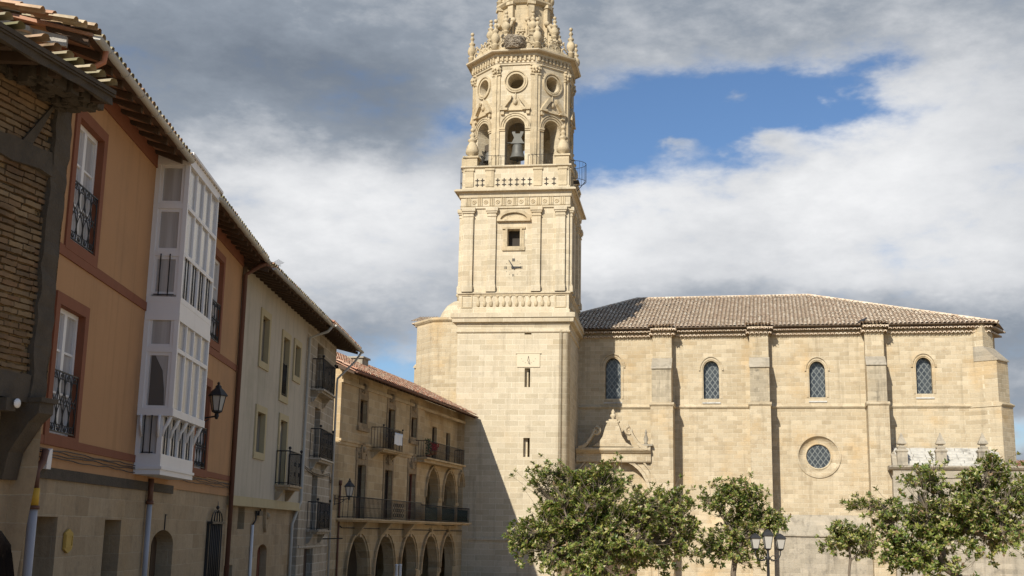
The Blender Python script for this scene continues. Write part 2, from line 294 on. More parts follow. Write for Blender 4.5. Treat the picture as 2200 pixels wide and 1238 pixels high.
# ------------------------------------------------------------------ mesh builder (x = along, o = outward (-y), z = up)
class MB:
    def __init__(s): s.v, s.f, s.M, s.sm = [], [], None, []
    def vert(s, x, o, z):
        p = Vector((x, -o, z))
        if s.M is not None: p = s.M @ p
        s.v.append(p); return len(s.v) - 1
    def face(s, pts, smooth=False):
        s.f.append([s.vert(*p) for p in pts]); s.sm.append(smooth); return s
    def quadidx(s, ids, smooth=False): s.f.append(list(ids)); s.sm.append(smooth)
    def box(s, x0, x1, o0, o1, z0, z1):
        if x0 > x1: x0, x1 = x1, x0
        if o0 > o1: o0, o1 = o1, o0
        if z0 > z1: z0, z1 = z1, z0
        i = [s.vert(x, o, z) for z in (z0, z1) for o in (o1, o0) for x in (x0, x1)]
        for q in ((0, 1, 5, 4), (3, 2, 6, 7), (2, 0, 4, 6), (1, 3, 7, 5), (4, 5, 7, 6), (2, 3, 1, 0)): s.quadidx([i[k] for k in q])
        return s
    def prism(s, pts, o0, o1):                  # polygon in (x,z) extruded from o0 to o1
        a = [s.vert(x, o1, z) for x, z in pts]; b = [s.vert(x, o0, z) for x, z in pts]
        s.quadidx(a); s.quadidx(b[::-1]); n = len(pts)
        for k in range(n): s.quadidx((a[k], b[k], b[(k + 1) % n], a[(k + 1) % n]))
        return s
    def prism_oz(s, pts, x0, x1):               # polygon in (o,z) extruded along x
        a = [s.vert(x0, o, z) for o, z in pts]; b = [s.vert(x1, o, z) for o, z in pts]
        s.quadidx(a); s.quadidx(b[::-1]); n = len(pts)
        for k in range(n): s.quadidx((a[k], b[k], b[(k + 1) % n], a[(k + 1) % n]))
        return s
    def ring(s, x0, x1, z0, z1, wd, oa, ob, bottom=True, top=True):
        s.box(x0 - wd, x0, oa, ob, z0, z1); s.box(x1, x1 + wd, oa, ob, z0, z1)
        if top: s.box(x0 - wd, x1 + wd, oa, ob, z1, z1 + wd)
        if bottom: s.box(x0 - wd, x1 + wd, oa, ob, z0 - wd, z0)
        return s
    def tube(s, pts, r, n=6, r2=None, cap=True):
        P = [Vector(p) for p in pts]; rings = []
        for i, p in enumerate(P):
            d = (P[min(i + 1, len(P) - 1)] - P[max(i - 1, 0)])
            if d.length < 1e-9: d = Vector((0, 0, 1))
            d.normalize(); a = d.orthogonal().normalized(); 
            if rings: a = (la - d * la.dot(d)); a = a.normalized() if a.length > 1e-6 else d.orthogonal().normalized()
            la = a; b = d.cross(a)
            rr = r if r2 is None else r + (r2 - r) * i / max(1, len(P) - 1)
            rings.append([s.vert(*(p + (a * math.cos(2 * PI * k / n) + b * math.sin(2 * PI * k / n)) * rr)) for k in range(n)])
        for A, B in zip(rings, rings[1:]):
            for k in range(n): s.quadidx((A[k], A[(k + 1) % n], B[(k + 1) % n], B[k]), True)
        if cap: s.quadidx(rings[0][::-1]); s.quadidx(rings[-1])
        return s
    def lathe(s, prof, cx=0, co=0, n=16, rot=0.0, smooth=True, cap=True, a0=0.0, a1=2 * PI):
        full = abs(a1 - a0 - 2 * PI) < 1e-6; nn = n if full else n + 1; rings = []
        for r, z in prof:
            rings.append([s.vert(cx + r * math.cos(a0 + rot + (a1 - a0) * k / n), co + r * math.sin(a0 + rot + (a1 - a0) * k / n), z) for k in range(nn)])
        for A, B in zip(rings, rings[1:]):
            for k in range(n if full else n): s.quadidx((A[k], B[k], B[(k + 1) % nn], A[(k + 1) % nn]), smooth)
        if cap and full: s.quadidx(rings[0]); s.quadidx(rings[-1][::-1])
        return s
    def ngon(s, prof, n, cx=0, co=0, cap=True):  # prof radii are apothems; flat facets, one facet facing outward (+o)
        k = 1 / math.cos(PI / n)
        return s.lathe([(r * k, z) for r, z in prof], cx, co, n, PI / 2 + PI / n, False, cap)
    def sphere(s, x, o, z, r, n=10, sz=1.0):
        return s.lathe([(max(1e-3, r * math.sin(PI * i / 6)), z - r * sz * math.cos(PI * i / 6)) for i in range(7)], x, o, n)
    def wall(s, x0, x1, z0, z1, o, ops=(), depth=0.3):
        """flat wall with openings (kind, x0, x1, z0, z1); arcs inside the opening's rectangle; reveals of the given depth"""
        xs = sorted({x0, x1, *[q for p in ops for q in (p[1], p[2])]}); zs = sorted({z0, z1, *[q for p in ops for q in (p[3], p[4])]})
        for i in range(len(xs) - 1):
            for j in range(len(zs) - 1):
                cx, cz = (xs[i] + xs[i + 1]) / 2, (zs[j] + zs[j + 1]) / 2
                if any(p[1] < cx < p[2] and p[3] < cz < p[4] for p in ops): continue
                s.face([(xs[i], o, zs[j]), (xs[i + 1], o, zs[j]), (xs[i + 1], o, zs[j + 1]), (xs[i], o, zs[j + 1])])
        for p in ops:
            top, bot = outline(p)
            for cv, lim in ((top, p[4]), (bot, p[3])):
                for (ax, az_), (bx, bz) in zip(cv, cv[1:]):
                    if abs(az_ - lim) > 1e-6 or abs(bz - lim) > 1e-6:
                        q = [(ax, o, az_), (bx, o, bz), (bx, o, lim), (ax, o, lim)]
                        s.face(q if lim == p[4] else q[::-1])
            loop = bot + top[::-1]
            for k in range(len(loop)):
                a, b = loop[k], loop[(k + 1) % len(loop)]
                if abs(a[0] - b[0]) + abs(a[1] - b[1]) < 1e-7: continue
                s.face([(a[0], o, a[1]), (a[0], o - depth, a[1]), (b[0], o - depth, b[1]), (b[0], o, b[1])])
        return s
    def arch_ring(s, p, wd, oa, ob, down=0.0, sides=True):
        """raised moulding following the top curve of an arched opening"""
        top, bot = outline(p); cx = (p[1] + p[2]) / 2; hw = (p[2] - p[1]) / 2
        if p[0] == 'round':
            loop = top + bot[::-1][1:-1]; cz = (p[3] + p[4]) / 2; closed = True
            out = [(cx + (x - cx) * (hw + wd) / hw, cz + (z - cz) * (hw + wd) / hw) for x, z in loop]
        else:
            closed = False; cz = top[0][1]; rise = p[4] - cz
            loop = list(top); out = [(cx + (x - cx) * (hw + wd) / hw, cz + (z - cz) * (rise + wd) / rise) for x, z in loop]
            if sides: loop = [(p[1], p[3])] + loop + [(p[2], p[3])]; out = [(p[1] - wd, p[3])] + out + [(p[2] + wd, p[3])]
        n = len(loop); rows = [[s.vert(x, oo, z) for x, z in q] for q, oo in ((loop, ob), (out, ob), (loop, oa), (out, oa))]
        for k in range(n if closed else n - 1):
            j = (k + 1) % n
            s.quadidx((rows[0][k], rows[0][j], rows[1][j], rows[1][k])); s.quadidx((rows[2][k], rows[2][j], rows[0][j], rows[0][k])); s.quadidx((rows[1][k], rows[1][j], rows[3][j], rows[3][k]))
        if not closed:
            s.quadidx((rows[0][0], rows[1][0], rows[3][0], rows[2][0])); s.quadidx((rows[0][-1], rows[2][-1], rows[3][-1], rows[1][-1]))
        return s
    def fill(s, p, o):                           # flat panel filling an opening
        top, bot = outline(p); loop = bot + top[::-1]; q = []
        for x, z in loop:
            if not q or abs(q[-1][0] - x) + abs(q[-1][1] - z) > 1e-6: q.append((x, z))
        s.face([(x, o, z) for x, z in q]); return s
    def build(s, name, mat, parent=None, **kw):
        me = bpy.data.meshes.new(name); me.from_pydata([tuple(v) for v in s.v], [], s.f); me.validate(); me.update()
        if len(me.polygons) == len(s.sm): me.polygons.foreach_set('use_smooth', s.sm)
        import bmesh
        bm = bmesh.new(); bm.from_mesh(me); 
        if kw.pop('weld', False): bmesh.ops.remove_doubles(bm, verts=bm.verts, dist=1e-4)
        if kw.pop('normals', True): bmesh.ops.recalc_face_normals(bm, faces=bm.faces)
        bm.to_mesh(me); bm.free()
        me.materials.append(MATS[mat])
        ob = bpy.data.objects.new(name, me); COL.objects.link(ob)
        if parent: ob.parent = parent
        for a, b in kw.items(): ob[a] = b
        return ob
def rough_bar(mb, x0, x1, o0, o1, z0, z1, n=10, amp=.02):
    """hewn timber: a bar whose cross-section wanders along its longest side"""
    d = max(x1 - x0, o1 - o0, z1 - z0); ax = 0 if d == x1 - x0 else (1 if d == o1 - o0 else 2); rows = []
    lo, hi = [x0, o0, z0], [x1, o1, z1]; b, c = [k for k in range(3) if k != ax]
    for i in range(n + 1):
        row = []
        for (sb, sc) in ((0, 0), (1, 0), (1, 1), (0, 1)):
            q = [0, 0, 0]; q[ax] = lo[ax] + (hi[ax] - lo[ax]) * i / n; q[b] = (lo, hi)[sb][b] + random.uniform(-amp, amp); q[c] = (lo, hi)[sc][c] + random.uniform(-amp, amp); row.append(mb.vert(*q))
        rows.append(row)
    for A, B in zip(rows, rows[1:]):
        for k in range(4): mb.quadidx((A[k], A[(k + 1) % 4], B[(k + 1) % 4], B[k]))
    mb.quadidx(rows[0][::-1]); mb.quadidx(rows[-1]); return mb
def outline(p):
    k, x0, x1, z0, z1 = p[:5]; cx, r = (x0 + x1) / 2, (x1 - x0) / 2; N = 16
    bot = [(x0, z0), (x1, z0)]
    if k == 'rect': return [(x0, z1), (x1, z1)], bot
    if k == 'arch': rise = r
    elif k == 'seg': rise = r * 0.35
    elif k == 'round':
        cz = (z0 + z1) / 2; N = 24
        t = [(cx - r * math.cos(PI * i / N), cz + (z1 - cz) * math.sin(PI * i / N)) for i in range(N + 1)]
        return t, [(x, 2 * cz - z) for x, z in t]
    elif k == 'tall': rise = r * 1.25
    return [(cx - r * math.cos(PI * i / N), z1 - rise + rise * math.sin(PI * i / N)) for i in range(N + 1)], bot

def tag(o, label, cat, group=None, kind=None):
    if label: o['label'] = label
    if cat: o['category'] = cat
    if group: o['group'] = group
    if kind: o['kind'] = kind
    return o
def thing(name, label, cat, loc=(0, 0, 0), rz=0.0, group=None):
    o = bpy.data.objects.new(name, None); COL.objects.link(o); o.location = loc; o.rotation_euler = (0, 0, rz)
    return tag(o, label, cat, group)

class Fac:
    """vertical facade plane: local x runs along it, o points out of it, z up from its ground"""
    def __init__(s, name, label, cat, p0, heading):
        s.p, s.h = Vector((p0[0], p0[1], ground_z(p0[1]))), R(heading)
        s.d = Vector((math.sin(s.h), math.cos(s.h), 0)); s.n = Vector((s.d.y, -s.d.x, 0))
        s.root = thing(name, label, cat, s.p, PI / 2 - s.h)
    def P(s, px, py, o=0.0):
        r = ray(px, py); t = (s.p.dot(s.n) + o) / r.dot(s.n); q = r * t - s.p
        return q.dot(s.d), q.z
    def u(s, px, py, o=0.0): return s.P(px, py, o)[0]
    def z(s, px, py, o=0.0): return s.P(px, py, o)[1]
    def OU(s, px, py, u):
        r = ray(px, py); t = (s.p.dot(s.d) + u) / r.dot(s.d); q = r * t - s.p
        return q.dot(s.n), q.z
    def W(s, u, o, z): return s.p + s.d * u + s.n * o + Vector((0, 0, z))
    def op(s, kind, xl, xr, yt, yb, o=0.0):      # opening from pixel sides/top/bottom taken at its middle
        xm, ym = (xl + xr) / 2, (yt + yb) / 2
        return (kind, s.u(xl, ym, o), s.u(xr, ym, o), s.z(xm, yb, o), s.z(xm, yt, o))

def tile_sheet(mb, org, a, b, L, S, vlim=None, pitch=0.24, course=0.42, jit=0.012, rr=0.085, v0=lambda u: 0.0, drop=0.0):
    """barrel tiles: columns run up the slope b from the eave line org + a*u; each tile is its own island"""
    a, b = Vector(a).normalized(), Vector(b).normalized(); nrm = a.cross(b)
    if nrm.z < 0: nrm = -nrm
    n = int(L / pitch)
    for i in range(n):
        u = (i + 0.5) * pitch; top = S if vlim is None else min(S, vlim(u))
        v = v0(u)
        while v < top - 0.08:
            if random.random() < drop: v += course; continue
            v2 = min(v + course + 0.05, top); ju = random.uniform(-jit, jit); jn = random.uniform(0, jit)
            rows = []
            for vv, lift, r in ((v, 0.035 + jn, rr * 1.08), (v2, 0.0 + jn, rr * 0.9)):
                row = []
                for k in range(6):
                    t = PI * k / 5
                    p = org + a * (u + ju - r * math.cos(t)) + b * (vv + random.uniform(-.008, .008)) + nrm * (lift + r * 0.8 * math.sin(t))
                    row.append(mb.vert(p.x, p.y, p.z))
                rows.append(row)
            for k in range(5): mb.quadidx((rows[0][k], rows[0][k + 1], rows[1][k + 1], rows[1][k]), True)
            v += course
    return mb
def tile_ends(mb, x0, x1, o0, o1, z, pitch=0.24, r=0.1):
    """a course of half-round tile ends projecting from a wall as a cornice"""
    n = max(1, int(round((x1 - x0) / pitch)))
    for i in range(n):
        x = x0 + (i + 0.5) * (x1 - x0) / n + random.uniform(-.01, .01); A, B = [], []
        for k in range(7):
            t = PI * k / 6
            A.append(mb.vert(x - r * math.cos(t), o1, z + r * math.sin(t))); B.append(mb.vert(x - r * math.cos(t), o0, z + r * math.sin(t)))
        A2 = [mb.vert(x - r * .56 * math.cos(PI * k / 6), o1, z + r * .56 * math.sin(PI * k / 6)) for k in range(7)]
        for k in range(6): mb.quadidx((A[k], A[k + 1], B[k + 1], B[k]), True); mb.quadidx((A[k], A2[k], A2[k + 1], A[k + 1]))
    mb.box(x0, x1, o0, o1 - .10, z + r + .005, z + r + .03)
    return mb
def rail(mb, path, z0, z1, sp=0.12, r=0.010, top=0.02):
    """vertical iron bars between bottom and top rail along a path of (x, o)"""
    for (ax, ao), (bx, bo) in zip(path, path[1:]):
        L = math.hypot(bx - ax, bo - ao); n = max(1, int(L / sp))
        for i in range(n + 1):
            t = i / n; x, o = ax + (bx - ax) * t, ao + (bo - ao) * t
            mb.tube([(x, o, z0), (x, o, z1)], r, 5)
        for z, rr in ((z0 + .04, r * 1.2), (z1, top)): mb.tube([(ax, ao, z), (bx, bo, z)], rr, 5)
    return mb
def scroll_rail(mb, x0, x1, o, z0, z1):
    """Juliet railing with lens curves and little scrolls"""
    n = 4; H = z1 - z0
    for z in (z0, z1): mb.box(x0, x1, o - .012, o + .012, z - .012, z + .012)
    for i in range(n):
        a, b = x0 + (x1 - x0) * i / n, x0 + (x1 - x0) * (i + 1) / n; c = (a + b) / 2; hw = (b - a) * .5
        mb.tube([(a, o, z0), (a, o, z1)], .010, 5)
        for sg in (-1, 1):
            mb.tube([(c + sg * hw * .92 * abs(math.sin(PI * 2 * t / 16)), o, z0 + H * t / 16) for t in range(17)], .009, 5)
            for zc, rr in ((z0 + H * .08, .05), (z0 + H * .5, .055), (z0 + H * .92, .045)):
                mb.tube([(c + sg * (rr * .9 + rr * math.cos(q * PI / 5)), o, zc + rr * math.sin(q * PI / 5)) for q in range(10)], .008, 5)
    mb.tube([(x1, o, z0), (x1, o, z1)], .010, 5)
    return mb
def casement(F, par, p, rec, frame='white_paint', pane='curtained_pane', rows=3, leaves=2, fw=0.07, name='window', proud=None):
    """glazed leaves set back in an opening: frame = the part, panes its sub-part"""
    k, x0, x1, z0, z1 = p; mb = MB(); o = -rec
    mb.box(x0, x0 + fw, o, o + .07, z0, z1); mb.box(x1 - fw, x1, o, o + .07, z0, z1)
    mb.box(x0 + fw, x1 - fw, o, o + .07, z1 - fw, z1); mb.box(x0 + fw, x1 - fw, o, o + .07, z0, z0 + fw)
    for i in range(1, leaves):
        xc = x0 + (x1 - x0) * i / leaves; mb.box(xc - fw * .8, xc + fw * .8, o, o + .08, z0 + fw, z1 - fw)
    for j in range(1, rows):
        zc = z0 + (z1 - z0) * j / rows; mb.box(x0 + fw, x1 - fw, o + .005, o + .05, zc - .02, zc + .02)
    w_ = mb.build(name, frame, par)
    MB().face([(x0, o + .02, z0), (x1, o + .02, z0), (x1, o + .02, z1), (x0, o + .02, z1)]).build('pane', pane, w_)
    return w_
def eaves(F, par, x0, x1, ze, out, zwall, mat='eave_boards', sp=0.55):
    """sloping soffit boards on rafters"""
    mb = MB(); th = .05
    mb.prism_oz([(-.2, zwall), (out, ze), (out, ze + th), (-.2, zwall + th)], x0, x1)
    so_ = mb.build('soffit', mat, par)
    n = int((x1 - x0) / sp)
    for i in range(n + 1):
        x = x0 + .06 + (x1 - x0 - .12) * i / n
        MB().prism_oz([(-.1, zwall - .15), (out - .08, ze - .12), (out - .08, ze - .004), (-.1, zwall - .035)], x - .055, x + .055).build('rafter', 'dark_wood', par)
def gutter(F, par, x0, x1, o, z, r=.075, mat='gutter_metal'):
    mb = MB(); n = 8
    A = [[mb.vert(x, o + r * math.cos(PI + PI * k / n) , z + r * math.sin(PI + PI * k / n)) for k in range(n + 1)] for x in (x0, x1)]
    for k in range(n): mb.quadidx((A[0][k], A[0][k + 1], A[1][k + 1], A[1][k]), True)
    mb.quadidx(A[0]); mb.quadidx(A[1][::-1])
    i = x0 + .6
    while i < x1 - .2:
        mb.tube([(i, o + (r + .008) * math.cos(PI + PI * k / n), z + (r + .008) * math.sin(PI + PI * k / n)) for k in range(n + 1)], .012, 5); i += 1.05
    return mb.build('gutter', mat, par)
def house_roof(F, par, x0, x1, ze, out, depth, slope, mat, pitch=.24, both=True):
    """front slope of barrel tiles plus the plain back slope"""
    rise = depth * math.tan(R(slope))
    mb = MB(); tile_sheet(mb, Vector((x0, out + .06, ze + .06)), (1, 0, 0), (0, -1, math.tan(R(slope))), x1 - x0, depth / math.cos(R(slope)), pitch=pitch, rr=pitch * .36)
    rf = mb.build('roof_tiles', mat, par, normals=False)
    mb = MB(); zr = ze + rise
    mb.prism_oz([(out, ze + .051), (out - depth, zr + .051), (out - 2 * depth, ze + .051), (out - 2 * depth, ze - .02), (out - depth, zr - .05), (out, ze - .0)], x0, x1)
    mb.build('roof', 'red_tiles', par)
    return zr
def body(F, par, x0, x1, z0, z1, dep, mat, o=0.0):
    """side and back walls so the house is a closed volume"""
    mb = MB()
    mb.face([(x0, o, z0), (x0, o - dep, z0), (x0, o - dep, z1), (x0, o, z1)]); mb.face([(x1, o, z0), (x1, o - dep, z0), (x1, o - dep, z1), (x1, o, z1)])
    mb.face([(x0, o - dep, z0), (x1, o - dep, z0), (x1, o - dep, z1), (x0, o - dep, z1)])
    mb.build('side_walls', mat, par)
# ------------------------------------------------------------------ ground and far hills
def sheet(name, mat, x0, x1, y0, y1, nx, ny, zf):
    vs = [(x0 + (x1 - x0) * i / nx, y0 + (y1 - y0) * j / ny) for j in range(ny + 1) for i in range(nx + 1)]
    fs = [(j * (nx + 1) + i, j * (nx + 1) + i + 1, (j + 1) * (nx + 1) + i + 1, (j + 1) * (nx + 1) + i) for j in range(ny) for i in range(nx)]
    me = bpy.data.meshes.new(name); me.from_pydata([(x, y, zf(x, y)) for x, y in vs], [], fs); me.materials.append(MATS[mat])
    o = bpy.data.objects.new(name, me); COL.objects.link(o); o['kind'] = 'structure'; return o
sheet('ground', 'paving', -3000, 3000, -600, 4600, 40, 200, lambda x, y: ground_z(y) if abs(y) < 200 else ground_z(130) - (0 if y < 800 else 6))
def hill(x, y):
    return -14 + 90 * math.exp(-((x - 900) / 330) ** 2 - ((y - 1300) / 220) ** 2) * (1 + .25 * math.sin(x / 43) * math.sin(y / 61)) + 60 * math.exp(-((x + 500) / 500) ** 2 - ((y - 1700) / 250) ** 2)
sheet('hills', 'far_hill', -1500, 1700, 900, 2200, 70, 40, hill)

# ------------------------------------------------------------------ orange plaster house (left street)
A = Fac('orange_house', 'orange plastered house with rust red bands and a white glazed gallery', 'house', (-7.2, 0.0), -1.6)
ar = A.root
AU0, AU1 = 19.0, A.u(506, 830)
zl0, zl1 = A.z(36, 943), A.z(36, 922)
zm0, zm1 = A.z(125, 543), A.z(125, 519)
zt0 = A.z(335, 360); zt1 = A.z(210, 186)
w1 = A.op('rect', 156, 214, 281, 536); w2 = A.op('rect', 114, 172, 664, 936)
z_up0, z_up1 = A.z(200, 551), A.z(178, 259)
z_lo0, z_lo1 = zl1 + .02, A.z(131, 655)
w1 = ('rect', A.u(157, 400), A.u(213, 400), z_up0, z_up1); w2 = ('rect', A.u(113, 800), A.u(170, 800), A.z(157, 942), z_lo1)
wd = (w1[2] - w1[1] + w2[2] - w2[1]) / 2
u3 = A.u(474, 650); w3 = ('rect', u3 - wd, u3, A.z(469, 741), A.z(480, 566))
u4 = A.u(444, 930); w4 = ('rect', u4 - wd, u4, A.z(438, 1010), A.z(446, 830))
zs = A.z(225, 1030)
d1 = ('rect', A.u(69, 1180), A.u(122, 1180), -.05, A.z(100, 1110)); d2 = ('rect', A.u(224, 1180), A.u(259, 1180), -.05, A.z(245, 1117))
d3 = ('seg', A.u(326, 1190), A.u(373, 1190), -.05, A.z(350, 1139))
def grow(p, g): return (p[0], p[1] - g, p[2] + g, p[3] - g, p[4] + g)
zT_ = A.z(197, 62, .78) + .24
mb = MB(); mb.wall(AU0, AU1, zs, zT_, 0, [grow(q, .1) for q in (w1, w2, w3, w4)], .2); mb.build('plaster_wall', 'orange_plaster', ar)
mb = MB(); mb.wall(AU0, AU1, -.6, zs, -.03, [d1, d2, d3], .55); mb.build('stone_wall', 'house_stone', ar)
body(A, ar, AU0, AU1, -.6, zT_ - .02, 9.0, 'orange_plaster', -.03)
mb = MB()
def band(mb, z0, z1, o=.03): mb.box(AU0, AU1, -.02, o, z0, z1)
band(mb, zl0, zl1); mb.build('lower_band', 'red_trim', ar)
mb = MB(); band(mb, zm0, zm1); mb.build('middle_band', 'red_trim', ar)
mb = MB(); band(mb, zt0, zT_ - .01); mb.build('top_band', 'red_trim', ar)
mb = MB(); mb.box(A.u(80, 1015), A.u(371, 1058), -.02, .015, zs - .12, zs + .07); mb.build('lintel_beam', 'old_timber', ar)
for q in (w1, w2, w3, w4):
    wn = casement(A, ar, q, .17, rows=3, leaves=2, fw=.085)
    mb = MB(); mb.ring(q[1], q[2], q[3], q[4], .2, -.2, .036, bottom=True); mb.build('surround', 'red_trim', wn)
    mb = MB(); scroll_rail(mb, q[1] + .02, q[2] - .02, .0, q[3] + .05, q[3] + 1.08); mb.build('railing', 'iron', wn)
for q, nm in ((d1, 'brown_door_wood'), (d2, 'brown_door_wood'), (d3, 'brown_door_wood')):
    mb = MB(); mb.fill(q, -.42)
    for i in range(1, 4):
        x = q[1] + (q[2] - q[1]) * i / 4; mb.box(x - .015, x + .015, -.42, -.40, q[3], q[4] - .12)
    d_ = mb.build('door', nm, ar)
    MB().sphere(q[1] + .14, -.38, 1.05, .035).build('handle', 'iron', d_)
# iron grille with an onion crest
g0, g1 = A.u(443, 1180), A.u(467, 1180); gz = A.z(459, 1126)
mb = MB(); mb.box(g0, g1, -.02, .05, -.2, gz)
for i in range(7):
    x = g0 + .03 + (g1 - g0 - .06) * i / 6; mb.tube([(x, .09, -.1), (x, .09, gz)], .022, 6)
mb.box(g0 - .06, g1 + .06, .0, .14, gz, gz + .07)
gc = (g0 + g1) / 2
for i in range(5):
    t = (i - 2) / 2; mb.tube([(gc + t * (g1 - g0) * .48 * math.cos(q * PI / 12) ** .8, .09, gz + .07 + .30 * math.sin(q * PI / 12)) for q in range(6)] + [(gc, .09, gz + .38)], .02, 5)
mb.tube([(gc, .09, gz + .3), (gc, .09, gz + .62)], .025, 6, .006); mb.sphere(gc, .09, gz + .45, .05)
mb.build('crested_grille', 'iron', ar)
mb = MB(); pu0, pu1, pz0, pz1 = A.u(138, 1160), A.u(154, 1160), A.z(147, 1180), A.z(147, 1145)
mb.box(pu0, pu1, -.02, .02, pz0, pz1)
mb.prism([(pu0, pz1), (pu1, pz1), ((pu0 + pu1) / 2, pz1 + .07)], -.02, .018); mb.prism([(pu0, pz0), ((pu0 + pu1) / 2, pz0 - .07), (pu1, pz0)], -.02, .018)
mb.ring(pu0 + .05, pu1 - .05, pz0 + .06, pz1 - .06, .03, .02, .032); mb.build('wall_plaque', 'brass_yellow', ar)
mb = MB(); uu = A.u(357, 1122); zz = A.z(357, 1122)
mb.box(uu - .05, uu - .02, -.03, -.005, zz - .18, zz + .18); mb.box(uu - .05, uu + .08, -.03, -.005, zz + .15, zz + .18); mb.build('house_number', 'iron', ar)
# eaves, gutter, roof
oe, ze = .70, A.z(197, 62, .78)
eaves(A, ar, AU0 - .1, AU1 - .02, ze - .02, oe, ze + .28, sp=.66)
gu0 = A.u(325, 500); gu1 = (A.u(468, 540, .78) + A.u(441, 800, .78)) / 2
gutter(A, ar, AU0 - .15, gu0 - .05, oe + .08, ze + .0)
gutter(A, ar, gu1 + .05, AU1 + .05, oe + .08, ze + .0)
house_roof(A, ar, AU0 - .15, AU1 + .02, ze, oe, 7.0, 13, 'mossy_tiles', .25)
tv = math.tan(R(13))
mb = MB(); mb.prism_oz([(.35, ze - .10), (-6.0, ze + 6.1 * tv - .10), (-6.0, ze + 6.1 * tv - .26), (.35, ze - .27)], AU0 - .34, AU0 - .27); mb.build('verge_board', 'grey_timber', ar)
mb = MB(); mb.prism_oz([(-.2, ze + .0), (-6.0, ze + 5.9 * tv + .03), (-6.0, ze + 5.9 * tv - .05), (-.2, ze - .09)], AU0 - .5, AU0 - .36); mb.build('verge_batten', 'grey_timber', ar)
mb = MB(); random.seed(12)
for c_ in range(4): tile_sheet(mb, Vector((AU0 - .15 - .20 * (c_ + 1), oe + .06 - .10 * c_, ze + .05 - .03 * c_)), (1, 0, 0), (0, -1, tv), .21, 7.0, pitch=.20, rr=.098, course=.36, jit=.03, drop=.06)
mb.build('verge_tiles', 'verge_tile_mix', ar, normals=False)
mb = MB(); mb.tube([(AU0 + .35, oe + .08, ze - .06), (AU0 + .35, oe + .06, ze - .26), (AU0 + .3, oe - .1, ze - .38), (AU0 + .12, .15, ze - .52), (AU0 + .1, .1, ze - .7), (AU0 + .1, .1, zl1)], .05, 8); mb.build('copper_downpipe', 'copper_paint', ar)
# lower left pipe with box, painted in bands
pu, po = A.u(57, 1100), .1
mb = MB(); mb.tube([(pu, po, -.3), (pu, po, A.z(57, 1090))], .075, 10); pz = A.z(57, 1090); pl = mb.build('downpipe', 'grey_pipe', ar)
MB().tube([(pu, po, pz), (pu, po, A.z(57, 1048))], .078, 10).build('yellow_band', 'yellow_paint', pl)
mb = MB(); mb.tube([(pu, po, A.z(57, 1048)), (pu, po, A.z(57, 1010)), (pu + .25, po, A.z(70, 990)), (pu + .32, po, A.z(75, 965))], .06, 8); mb.lathe([(.1, pz - .03), (.1, pz + .03)], pu, po, 12); mb.build('upper_section', 'brown_pipe', pl)
mb = MB(); bu = A.u(92, 990); mb.prism([(bu - .09, A.z(92, 1008)), (bu + .12, A.z(92, 1008)), (bu + .14, A.z(92, 985)), (bu + .14, A.z(92, 962)), (bu + .02, A.z(92, 966)), (bu - .07, A.z(92, 985))], -.02, .1); mb.build('cable_box', 'white_paint', ar)
mb = MB(); u2 = A.u(312, 1130); mb.tube([(u2, .06, -.3), (u2, .06, A.z(320, 1080))], .06, 8); p2_ = mb.build('downpipe', 'grey_pipe', ar)
mb = MB(); mb.tube([(u2, .06, A.z(320, 1080)), (u2, .06, zs + .15)], .062, 8); mb.lathe([(.085, A.z(320, 1080) - .04), (.085, A.z(320, 1080) + .04)], u2, .06, 10); mb.build('upper_section', 'brown_pipe', p2_)
mb = MB(); u3_ = AU1 - .12; mb.tube([(u3_, oe + .05, ze - .05), (u3_ - .02, .5, ze - .18), (u3_, .12, ze - .45), (u3_, .1, -.3)], .07, 8); mb.build('downpipe', 'brown_pipe', ar)
# cables slung along the lower band
mb = MB()
for dz, ph in ((-.05, 0), (-.085, 1.2), (-.13, 2.1), (-.19, 4.0)):
    mb = MB(); mb.tube([(AU0 + (AU1 - AU0) * i / 60, .04, zl0 + dz - .03 * abs(math.sin(i * .31 + ph)) + .008 * math.sin(i * 1.7 + ph)) for i in range(61)], .010, 4)
    mb.build('cable', 'iron', ar)

# ---- glazed gallery of the orange house
gu0 = A.u(325, 500); og, _ = A.OU(402, 500, gu0); og = (og + A.OU(374, 780, gu0)[0]) / 2
og3, _ = A.OU(346, 960, gu0 + .06)
gu1 = A.u(468, 540, og); gu1 = (gu1 + A.u(441, 800, og)) / 2
zg = lambda px, py: A.z(px, py, og)
gtop, gcor = zg(404, 326), zg(402, 346)
r1b, r2b, r3b = zg(397, 437), zg(391, 541), zg(386, 634)
pb = zg(382, 672); s1t, s1b, s2b = zg(378, 684), zg(368, 744), zg(352, 862)
gb = zg(350, 880)
z3t, z3b, zpan, zbot = A.z(335, 893, og3), A.z(333, 972, og3), A.z(332, 1000, og3), A.z(332, 1018, og3)
gal = MB()
def gframe(mb, x0, x1, o1, z0, z1, rows, ncol, post=.10):
    """posts and rails of one storey of the gallery: left side, front, right side"""
    for x in (x0, x1 - post): mb.box(x, x + post, o1 - post, o1, z0, z1)
    for x in (x0, x1 - post): mb.box(x, x + post, .0, post, z0, z1)
    for i in range(1, ncol):
        x = x0 + post + (x1 - x0 - 2 * post) * i / ncol; mb.box(x - .04, x + .04, o1 - .08, o1 - .005, z0, z1)
    for z in rows:
        mb.box(x0 + post, x1 - post, o1 - .085, o1 + .005, z - .045, z + .045)
        for x in (x0, x1 - post): mb.box(x + .005, x + post - .005, post, o1 - post, z - .06, z + .06)
gframe(gal, gu0, gu1, og, r3b - .02, gcor, (r1b, r2b), 4); gframe(gal, gu0, gu1, og, gb, pb, (s1b,), 4); gframe(gal, gu0 + .06, gu1 - .06, og3, z3b - .02, gb, (), 4)
